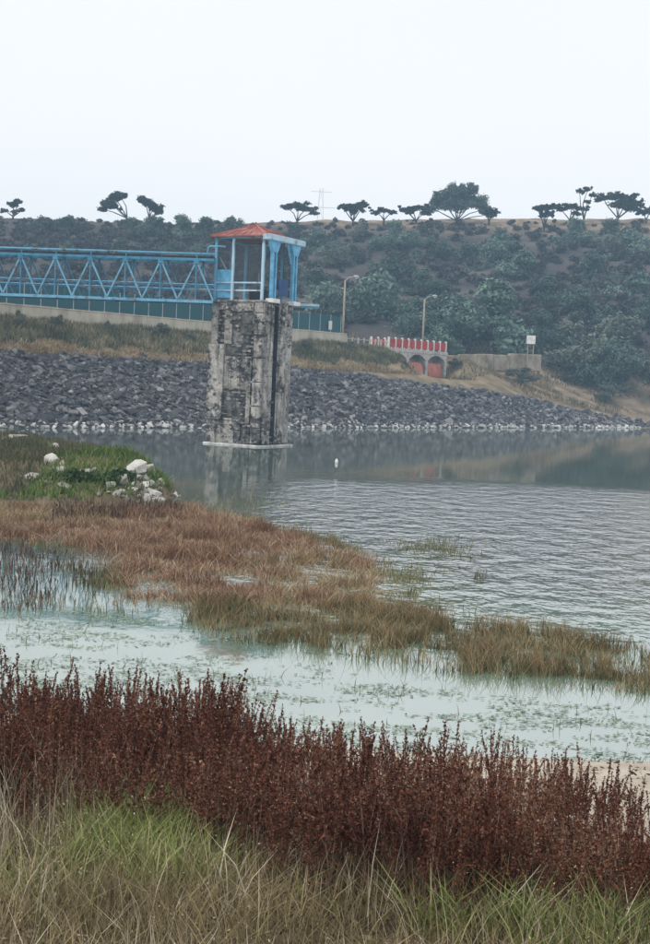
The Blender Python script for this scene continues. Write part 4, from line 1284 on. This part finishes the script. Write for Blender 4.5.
# mound on the left bank
M['mound_green'] = leafy('mound_green_grass', [(0.2, (0.05, 0.09, 0.022)), (0.55, (0.12, 0.185, 0.045)), (0.85, (0.24, 0.28, 0.09))], .5)
M['mound_dull'] = leafy('mound_dull_grass', [(0.2, (0.06, 0.07, 0.035)), (0.55, (0.12, 0.12, 0.06)), (0.85, (0.23, 0.20, 0.11))], .3)
X, Y, d = pts_in([(max(a, -19), b) for a, b in BANK], 75000, 0)
z = near(X, Y)
gx = 1.15 * np.exp(-((X + 7.4) ** 2 / 5.0 + (Y - 45) ** 2 / 22.0))
isg = (gx + (fbm(X, Y, .5) - .47) * 1.2 > .38) & (X < -5.3 + .3 * (Y - 44))
ok = (z > .08) & (X > -26)
a = isg & ok
o = blades('green_mound_grass', np.stack([X, Y, z], 1)[a], rng.uniform(.10, .34, a.sum()), rng.uniform(.03, .06, a.sum()), rng.uniform(.2, .9, a.sum()), M['mound_green'])
tag(o, 'bright green grass on the mound between the pale boulders', 'grass', kind='stuff')
a = ~isg & ok & (rng.random(len(X)) < .8)
o = blades('dull_bank_grass', np.stack([X, Y, z], 1)[a], rng.uniform(.12, .40, a.sum()), rng.uniform(.02, .045, a.sum()), rng.uniform(.2, .8, a.sum()), M['mound_dull'])
tag(o, 'dull olive grass on the left bank behind the red marsh', 'grass', kind='stuff')
# low leafy bush on the mound
p = H(100, 478, near, 38, 60)
bs = empty('low_bush', (p.x, p.y, p.z - .1)); tag(bs, 'low dark green leafy bush on the mound among the boulders', 'bush')
P = np.concatenate([pad_points((rnd.uniform(-.8, .7), rnd.uniform(-.5, .5), rnd.uniform(.05, .2)), (.4, .4, .25), 450, .4) for _ in range(6)])
V, F = leaf_quads(P[P[:, 2] > -.05], .10)
link('foliage', np_mesh('foliage', V, [F], leafy('bush_leaves', [(0.2, (0.025, 0.055, 0.02)), (0.6, (0.06, 0.11, 0.035)), (0.9, (0.11, 0.16, 0.05))], 1.0)), bs)
mb = MB()
for i in range(6): limb(mb, (rnd.uniform(-.1, .1), 0, -.1), (rnd.uniform(-.8, .8), rnd.uniform(-.4, .4), .3), .03, .012)
mb.build('stem', M['bark'], bs, True)

# pale boulders
def boulder(px, py, w, hgt, lab, seed, dep=None):
    p = H(px, py, near, 37, 75)
    bm = bmesh.new()
    bmesh.ops.create_icosphere(bm, subdivisions=2, radius=.5)
    r = random.Random(seed)
    planes = [(Vector((r.gauss(0, 1), r.gauss(0, 1), r.gauss(0, .8))).normalized(), r.uniform(.22, .40)) for _ in range(13)]
    for v in bm.verts:
        for nrm, dd in planes:
            k = v.co.dot(nrm) - dd
            if k > 0: v.co -= nrm * k * .97
        v.co += Vector((r.uniform(-1, 1), r.uniform(-1, 1), r.uniform(-1, 1))) * .045
    me = bpy.data.meshes.new('boulder'); bm.to_mesh(me); bm.free(); me.materials.append(M['limestone'])
    k = p.y / FPX
    o = link('boulder', me, None, (p.x, p.y, p.z + hgt * k * .24)); o.scale = (w * k * 1.15, w * k * .95, hgt * k * 1.25)
    o.rotation_euler = (0, r.uniform(-.15, .25), r.uniform(-.4, .4))
    tag(o, lab, 'boulder', 'pale boulders on the left bank')
boulder(17, 441, 30, 9, 'flat pale boulder at the far left edge of the bank', 1)
boulder(52, 466, 18, 15, 'white upright boulder left of the green mound', 2)
boulder(62, 472, 10, 8, 'small pale boulder leaning on the white upright one', 3)
boulder(134, 474, 30, 18, 'largest tilted pale boulder at the right end of the mound', 4)
boulder(150, 474, 16, 16, 'grey rounded boulder at the water end of the mound', 5)
boulder(122, 484, 18, 13, 'pale boulder in front of the largest tilted one', 6)
boulder(138, 491, 16, 10, 'pale boulder below the tilted one near the reeds', 7)
boulder(153, 497, 20, 12, 'low pale boulder nearest the water below the mound', 8)
boulder(118, 495, 16, 9, 'half buried pale boulder in the dark reeds left of the lowest boulder', 9)
boulder(88, 476, 13, 9, 'small whitish boulder in the middle of the green mound', 10)
boulder(32, 479, 20, 9, 'flat pale boulder in the dull grass on the left', 11)
boulder(64, 488, 18, 7, 'low flat boulder at the front of the green mound', 12)
boulder(56, 448, 14, 6, 'little pale boulder on the crest behind the white upright one', 13)
boulder(146, 484, 13, 11, 'small grey boulder wedged between the tilted one and the water', 15)
boulder(160, 503, 14, 8, 'last little boulder at the water tip of the bank', 16)
boulder(128, 503, 12, 8, 'small boulder among the dark reeds at the bank foot', 17)
boulder(110, 487, 12, 8, 'small pale boulder at the left of the boulder cluster', 18)
boulder(80, 447, 9, 5, 'tiny pale boulder on top of the green mound', 14)

# small broken rock round the boulders
Pq = []
for px, py, sx, sy, k in ((134, 488, 16, 8, 60), (152, 500, 9, 4, 34), (60, 476, 18, 6, 9)):
    for i in range(k):
        p = H(px + rnd.gauss(0, sx), py + rnd.gauss(0, sy), near, 37, 60, 60); Pq.append((p.x, p.y, float(near(p.x, p.y)) + .05))
o = link('bank_rubble', scatter_mesh('bank_rubble', ROCKS, np.array(Pq), np.exp(rng.normal(-1.6, .4, len(Pq))), M['limestone']))
tag(o, 'small pale rubble lying between the boulders on the left bank', 'rubble', kind='stuff')

# reddish marsh
M['marsh_red'] = leafy('marsh_red_weed', [(0.12, (0.085, 0.042, 0.028)), (0.4, (0.23, 0.122, 0.074)), (0.65, (0.36, 0.225, 0.135)), (0.9, (0.56, 0.45, 0.32))], .5, .3)
M['marsh_tan'] = leafy('marsh_tan_grass', [(0.12, (0.10, 0.07, 0.035)), (0.45, (0.30, 0.21, 0.11)), (0.7, (0.42, 0.32, 0.19)), (0.92, (0.58, 0.49, 0.34))], .5, .3)
M['marsh_green'] = leafy('marsh_green_grass', [(0.15, (0.06, 0.07, 0.03)), (0.5, (0.16, 0.16, 0.075)), (0.85, (0.32, 0.29, 0.15))], .5, .45)
M['reed_dark'] = leafy('dark_reed', [(0.15, (0.03, 0.022, 0.018)), (0.5, (0.08, 0.05, 0.038)), (0.85, (0.19, 0.125, 0.085))], .5, .3)
X, Y, d = pts_in(MARSH, 330000, .8)
ok = (X > -15) & (rng.random(len(X)) < .10 + .90 * (fbm(X, Y, 1.3) > .45)) & (rng.random(len(X)) < smooth(-.6, .8, d) * .8 + .2)
X, Y, d = X[ok], Y[ok], d[ok]
z = np.maximum(near(X, Y), -.05)
red = fbm(X, Y, .25) + (Y - 33) * .012 > .40
q = fbm(X + 40, Y, .45)
tuft = smooth(.40, .62, fbm(X + 11, Y * 1.3, 1.7))
hgt = rng.uniform(.05, .27, len(X)) * (.35 + .5 * q + 1.0 * tuft)
P = np.stack([X, Y, z], 1)
edge = d < .7 * rng.random(len(X))
a = red & ~edge
o = blades('red_marsh_weed', P[a], hgt[a], rng.uniform(.008, .022, a.sum()), rng.uniform(.05, 1.6, a.sum()), M['marsh_red'])
tag(o, 'reddish brown marsh weed spreading from the left bank', 'marsh plants', kind='stuff')
a = ~red & ~edge
o = blades('tan_marsh_grass', P[a], hgt[a], rng.uniform(.008, .020, a.sum()), rng.uniform(.05, 1.5, a.sum()), M['marsh_tan'])
tag(o, 'tan marsh grass among the red weed before the open water', 'marsh plants', kind='stuff')
a = edge
o = blades('green_marsh_fringe', P[a], hgt[a] * .8, rng.uniform(.010, .024, a.sum()), rng.uniform(.05, .6, a.sum()), M['marsh_green'])
tag(o, 'green brown fringe of grass round the marsh edge', 'marsh plants', kind='stuff')
# grass strip standing in the water
X, Y, d = pts_in(STRIP, 110000, 1.0)
ok = (X < 8) & (rng.random(len(X)) < .05 + .95 * (fbm(X, Y, 2.6) > .435 + np.interp(X, [-1, 6], [0, .03])))
X, Y, d = X[ok], Y[ok], d[ok]
P = np.stack([X, Y, np.maximum(near(X, Y), -.06)], 1)
hgt = rng.uniform(.10, .46, len(X)) * (.35 + 1.2 * fbm(X, Y, 1.6))
a = rng.random(len(X)) < .5
o = blades('brown_strip_grass', P[a], hgt[a], rng.uniform(.005, .012, a.sum()), rng.uniform(.05, 1.2, a.sum()), leafy('strip_rust', [(0.12, (0.085, 0.06, 0.03)), (0.45, (0.24, 0.165, 0.085)), (0.7, (0.33, 0.25, 0.13)), (0.92, (0.50, 0.42, 0.26))], .7, .4))
tag(o, 'strip of brown grass standing in the water across the middle', 'marsh plants', kind='stuff')
o = blades('green_strip_grass', P[~a], hgt[~a] * .62, rng.uniform(.009, .02, (~a).sum()), rng.uniform(.05, .7, (~a).sum()), leafy('strip_green', [(0.15, (0.03, 0.042, 0.018)), (0.5, (0.075, 0.09, 0.038)), (0.85, (0.17, 0.175, 0.08))], 1.0, .3))
tag(o, 'green stems at the foot of the brown grass strip in the water', 'marsh plants', kind='stuff')
# dark reeds in the small pool on the left and before the boulders
RE1 = px_poly([(-60, 545), (10, 545), (60, 552), (108, 580), (96, 604), (40, 610), (-60, 612)])
X, Y, d = pts_in(RE1, 6200, .2, 1.6, .42)
P = np.stack([X, Y, X * 0 - .05], 1)
o = blades('dark_pool_reeds', P, rng.uniform(.06, .30, len(X)), rng.uniform(.012, .03, len(X)), rng.uniform(.0, .7, len(X)), M['reed_dark'])
tag(o, 'dark reed stalks standing in the small pool on the left', 'reeds', kind='stuff')
RE2 = px_poly([(70, 512), (165, 508), (165, 516), (70, 522)])
X, Y, d = pts_in(RE2, 1500, .8)
P = np.stack([X, Y, np.maximum(near(X, Y), -.05)], 1)
o = blades('dark_bank_reeds', P, rng.uniform(.15, .55, len(X)), rng.uniform(.015, .035, len(X)), rng.uniform(.0, .9, len(X)), M['reed_dark'])
tag(o, 'dark reeds in front of the pale boulders', 'reeds', kind='stuff')
# thin grass out in the open water
P = []
for px, py, w, k in ((430, 548, 40, 420), (480, 578, 10, 40), (405, 580, 30, 160), (225, 505, 70, 500), (455, 556, 20, 60)):
    for i in range(k):
        p = W(px + rnd.gauss(0, w / 2), py + rnd.gauss(0, w / 10)); P.append(p[:])
P = np.array(P); P[:, 2] = -.05
o = blades('sparse_water_grass', P, rng.uniform(.08, .32, len(P)), rng.uniform(.01, .022, len(P)), rng.uniform(.1, .8, len(P)), M['marsh_green'])
tag(o, 'sparse tufts of grass poking out of the rippled water', 'marsh plants', kind='stuff')

# floating weed on the near pool
M['algae'] = leafy('floating_weed', [(0.15, (0.07, 0.10, 0.065)), (0.5, (0.17, 0.23, 0.16)), (0.85, (0.34, 0.42, 0.33))], 1.0, .3, translucent=.1)
POOL = px_poly([(-80, 612), (100, 612), (250, 640), (330, 650), (470, 690), (700, 720), (760, 790), (500, 770), (300, 740), (-80, 700)])
X, Y, d = pts_in(POOL, 34000, .2)
pxs = []
k = fbm(X * .8, Y * 1.9, 1.5, 5)
inv = CAM_M.inverted()
left = smooth(1.0, -4.0, X)
nearshore = smooth(18.6, 16.2, Y + .25 * np.clip(X, -5, 5))
far_edge = smooth(0.9, 0.1, d)
ok = k + .10 * left + .10 * nearshore + .05 * far_edge > .60 + rng.normal(0, .05, len(X))
X, Y = X[ok], Y[ok]
n = len(X)
P = np.stack([X, Y, rng.uniform(.004, .012, n)], 1)
a = rng.uniform(0, 3.14, n); L = rng.uniform(.015, .07, n); w = rng.uniform(.006, .02, n)
da = np.stack([np.cos(a) * L, np.sin(a) * L * .7, np.zeros(n)], 1); db = np.stack([-np.sin(a) * w, np.cos(a) * w, np.zeros(n)], 1)
up = np.zeros((n, 3)); up[:, 2] = rng.uniform(.0, .012, n)
V = np.stack([P - da, P + db, P + da + up, P - db], 1).reshape(-1, 3)
o = link('floating_weed', np_mesh('floating_weed', V, [np.arange(n * 4).reshape(n, 4)], M['algae']))
tag(o, 'grey green weed floating in streaks on the near pool', 'water weed', kind='stuff')
sel = rng.random(n) < .05
P = P[sel]; P[:, 2] = -.03; n = len(P)
o = blades('pool_stems', P, rng.uniform(.04, .2, n), rng.uniform(.006, .014, n), rng.uniform(.1, .9, n), M['marsh_green'])
tag(o, 'short green stems poking out of the near pool', 'water weed', kind='stuff')

# ------------------------------------------------------------------ foreground: dark red weed stand
M['dock_stem'] = leafy('dock_stem', [(0.2, (0.10, 0.05, 0.035)), (0.6, (0.26, 0.17, 0.12)), (0.9, (0.46, 0.38, 0.29))], 2.0, .4, translucent=0)
M['dock_seed'] = leafy('dock_seed', [(0.08, (0.036, 0.011, 0.008)), (0.38, (0.100, 0.029, 0.018)), (0.64, (0.185, 0.068, 0.038)), (0.84, (0.34, 0.20, 0.13)), (0.97, (0.50, 0.40, 0.29))], 1.0, .42, translucent=.15)
def dock(seed):
    """one dried weed: thin stems carrying dense spikes of seed; height about 1"""
    global rng
    r = random.Random(seed)
    g = np.random.default_rng(seed)
    V = []; F = []; MI = []
    def quad(p, a, b, mi):
        k = len(V); V.extend([p - a, p + b * 1.2, p + a]); F.append((k, k + 1, k + 2)); MI.append(mi)
    def stem(p0, p1, w0, w1):
        for ax in (0, 1):
            k = len(V); d = np.zeros(3); d[ax] = w0; e = np.zeros(3); e[ax] = w1
            V.extend([p0 - d, p0 + d, p1 + e, p1 - e])
            F.append((k, k + 1, k + 2)); F.append((k, k + 2, k + 3)); MI.extend([0, 0])
    top = np.array([r.gauss(0, .06), r.gauss(0, .06), r.uniform(.85, 1.05)])
    mid = top * np.array([.4, .4, .5])
    stem(np.zeros(3), mid, .005, .004); stem(mid, top, .005, .002)
    spikes = [(mid * .9, top, .040)]
    for i in range(r.randint(3, 6)):
        f = r.uniform(.25, .75)
        b = (mid * 2 * f) if f < .5 else mid + (top - mid) * (f - .5) * 2
        ang = r.uniform(0, 6.28); L = r.uniform(.14, .34) * (1.1 - f * .6)
        e = b + np.array([math.cos(ang) * L * .45, math.sin(ang) * L * .45, L])
        stem(b, e, .003, .0015); spikes.append((b + (e - b) * .3, e, .026))
    for a, b, rad in spikes:
        L = np.linalg.norm(b - a)
        n = int(L * 180)
        for i in range(n):
            f = r.random() ** .85
            whorl = .6 + .4 * math.sin(f * L * 90)
            c = a + (b - a) * f + g.normal(size=3) * rad * (1 - .65 * f) * .5 * whorl
            q = g.normal(size=3); q /= np.linalg.norm(q); s = np.cross(q, g.normal(size=3)); s /= np.linalg.norm(s)
            z = r.uniform(.008, .018)
            quad(c, q * z, s * z, 1)
    for i in range(r.randint(3, 7)):                      # withered leaves low on the stem
        f = r.uniform(.1, .6); b = mid * 2 * min(f, .5)
        ang = r.uniform(0, 6.28); L = r.uniform(.03, .07)
        d = np.array([math.cos(ang), math.sin(ang), r.uniform(-.8, .5)]) * L
        s = np.array([-math.sin(ang), math.cos(ang), r.uniform(-.3, .3)]) * L * .22
        quad(b + d, d, s, 1)
    return np.array(V), np.array(F), np.array(MI)
DOCKS = [dock(100 + i) for i in range(14)]
dock_me = [np_mesh('dock_weed_shape', V, [F], [M['dock_stem'], M['dock_seed']], mi) for V, F, mi in DOCKS]
def back_edge(x):  return np.interp(x, [-8, -3.6, -1, 0.8, 2.0, 2.6, 6], [14.8, 14.3, 13.2, 12.0, 10.9, 9.9, 7.8])
def front_edge(x): return np.interp(x, [-8, -3.2, -1.4, 0, 1.2, 2.3, 6], [9.9, 9.4, 9.0, 8.1, 7.5, 7.2, 6.0])
n = 11500
X = rng.uniform(-5.6, 4.0, n); Y = rng.uniform(7, 15.2, n)
ok = (Y < back_edge(X) + .5 * (fbm(X, Y, 1.2) - .47) * 2) & (Y > front_edge(X) + 1.2 * (fbm(X, Y, .8) - .47))
ok &= rng.random(n) < .30 + .70 * (fbm(X, Y, 1.7) > .43)
X, Y = X[ok], Y[ok]
Z = near(X, Y)
hg = (rng.uniform(.42, 1.0, len(X))) * (.62 + .75 * fbm(X + 9, Y, 1.1)) * np.interp(X, [-4, 0, 1.2, 2.6], [.98, .90, .76, .62])
P = np.stack([X, Y, Z - .02], 1)
inview = np.abs(X / Y) < .245
fr = (Y < front_edge(X) + .75); bk = (Y > back_edge(X) - .35)
cand = np.where(inview & (fr | bk))[0]
pick = cand[np.argsort(-(hg / Y)[cand])][:290]
bsel = np.where(inview & bk)[0]
pick = np.unique(np.concatenate([pick[:190], rng.permutation(bsel)[:110]]))[:298]
rest = np.setdiff1d(np.arange(len(X)), pick)
for i in pick:
    o = link('dock_weed', dock_me[rnd.randrange(len(dock_me))], None, P[i])
    o.scale = (hg[i] * 1.05, hg[i] * 1.05, hg[i]); o.rotation_euler = (rnd.gauss(0, .15), rnd.gauss(0, .15), rnd.uniform(0, 6.28))
    tag(o, 'single dark red dried weed stalk in the foreground stand', 'weed', 'dark red weeds on the near bank')
rots = np.array([Euler((rnd.gauss(0, .15), rnd.gauss(0, .15), rnd.uniform(0, 6.28))).to_matrix() for _ in rest])
o = link('dock_weed_stand', scatter_mesh('dock_weed_stand', DOCKS, P[rest], hg[rest], [M['dock_stem'], M['dock_seed']], rots=rots))
tag(o, 'dense stand of dark red dried weeds across the foreground', 'weeds', kind='stuff')

# foreground grasses on the bank
M['dry_stalk'] = leafy('dry_stalk', [(0.1, (0.10, 0.075, 0.045)), (0.45, (0.30, 0.24, 0.155)), (0.85, (0.62, 0.55, 0.42))], .8, .3, translucent=.1)
M['fore_green'] = leafy('fore_green_grass', [(0.1, (0.05, 0.075, 0.02)), (0.42, (0.145, 0.19, 0.05)), (0.70, (0.27, 0.30, 0.10)), (0.9, (0.46, 0.42, 0.22))], .8, .4)
M['fore_olive'] = leafy('fore_olive_grass', [(0.1, (0.07, 0.055, 0.025)), (0.5, (0.25, 0.195, 0.095)), (0.9, (0.52, 0.43, 0.25))], .8, .4)
def fore(n, y0, y1, keepf):
    X = rng.uniform(-4.5, 3.6, n); Y = rng.uniform(y0, y1, n)
    ok = keepf(X, Y)
    X, Y = X[ok], Y[ok]
    return np.stack([X, Y, near(X, Y) - .01], 1)
P = fore(64000, 5.2, 11.6, lambda X, Y: (Y < front_edge(X) + .5 + 1.0 * rng.random(len(X))) & (rng.random(len(X)) < .4 + .6 * (fbm(X, Y, 1.1) > .45)))
n = len(P)
o = blades('olive_bank_grass', P, rng.uniform(.06, .28, n), rng.uniform(.003, .007, n), rng.uniform(.2, 1.6, n), M['fore_olive'])
tag(o, 'olive and straw grass covering the near bank', 'grass', kind='stuff')
def greenmask(X, Y):
    g = 1.25 * np.exp(-(((X + 1.25) / .55) ** 2 + ((Y - 9.3) / .8) ** 2)) + .8 * np.exp(-(((X + .85) / .45) ** 2 + ((Y - 8.2) / .45) ** 2))
    g = g + .8 * np.exp(-(((X - .7) / .6) ** 2 + ((Y - 7.4) / .4) ** 2)) + .6 * np.exp(-(((X - 1.5) / .4) ** 2 + ((Y - 7.0) / .4) ** 2))
    return g + (fbm(X, Y, 2.6) - .47) * 1.7 + rng.normal(0, .12, len(X)) > .50
P = fore(60000, 5.5, 11.2, lambda X, Y: greenmask(X, Y))
n = len(P)
o = blades('green_bank_grass', P, rng.uniform(.12, .40, n), rng.uniform(.005, .013, n), rng.uniform(.3, 1.3, n), M['fore_green'])
tag(o, 'patches of fresh green grass between the dry stalks', 'grass', kind='stuff')
P = fore(15000, 5.4, 11.8, lambda X, Y: (Y < front_edge(X) + .3 + 1.4 * rng.random(len(X))) & (rng.random(len(X)) < .3 + .7 * (fbm(X, Y, 1.4) > .46)))
n = len(P)
o = blades('dry_stalks', P, rng.uniform(.10, .40, n) * (.6 + .8 * fbm(P[:, 0], P[:, 1], 2.0)), rng.uniform(.003, .007, n), np.abs(rng.normal(.2, .55, n)), M['dry_stalk'])
tag(o, 'thin pale dry grass stalks at the bottom of the picture', 'grass', kind='stuff')

n = 260
X = np.concatenate([rng.normal(-2.1, .3, n), rng.normal(0.3, 1.6, 120)]); Y = np.concatenate([rng.uniform(8.4, 9.8, n), rng.uniform(7.2, 9.0, 120)])
P = np.stack([X, Y, near(X, Y)], 1); n = len(P)
o = blades('tall_dry_stalks', P, rng.uniform(.35, .80, n) * np.where(np.arange(n) < 260, 1, .75), rng.uniform(.004, .009, n), np.abs(rng.normal(.1, .35, n)), M['dry_stalk'])
tag(o, 'taller bleached stalks in front of the red weeds, thickest at the left', 'grass', kind='stuff')
# seed heads on part of the stalks, and litter lying on the bank
P = fore(9000, 5.6, 10.8, lambda X, Y: (Y < front_edge(X) + .8) & (fbm(X, Y, 1.4) > .44))
P[:, 2] += rng.uniform(.15, .42, len(P))
V, F = leaf_quads(P, .006, aspect=2.6)
o = link('seed_heads', np_mesh('seed_heads', V, [F], M['dry_stalk']))
tag(o, 'small pale seed heads above the dry grass', 'grass', kind='stuff')
P = fore(26000, 5.2, 12.5, lambda X, Y: Y < front_edge(X) + 2.5)
Pb = fore(5000, 9.0, 14.6, lambda X, Y: fbm(X, Y, 1.5) > .44)
P = np.concatenate([P, Pb[Pb[:, 2] > .01]])
P[:, 2] += rng.uniform(.0, .03, len(P))
V, F = leaf_quads(P, .022, flat=.85, aspect=3.0)
o = link('dead_litter', np_mesh('dead_litter', V, [F], leafy('dead_litter', [(0.1, (0.03, 0.02, 0.013)), (0.5, (0.12, 0.085, 0.05)), (0.9, (0.34, 0.28, 0.19))], 1.0, .3, translucent=0)))
tag(o, 'broken dead leaves and stems littering the near bank', 'litter', kind='stuff')

# ------------------------------------------------------------------ haze
def haze_box():
    m = bpy.data.materials.new('haze'); m.use_nodes = True
    nt = m.node_tree; nt.nodes.clear()
    out = nt.nodes.new('ShaderNodeOutputMaterial'); v = nt.nodes.new('ShaderNodeVolumePrincipled')
    v.inputs['Color'].default_value = (0.50, 0.76, 1.0, 1)
    v.inputs['Density'].default_value = 0.00075
    nt.links.new(v.outputs[0], out.inputs['Volume'])
    o = MB().box(-440, 440, -60, 620, -12, 52).build('haze', m)
    tag(o, 'thin pale blue haze in the air over the valley', kind='stuff')
    return o
haze_box()
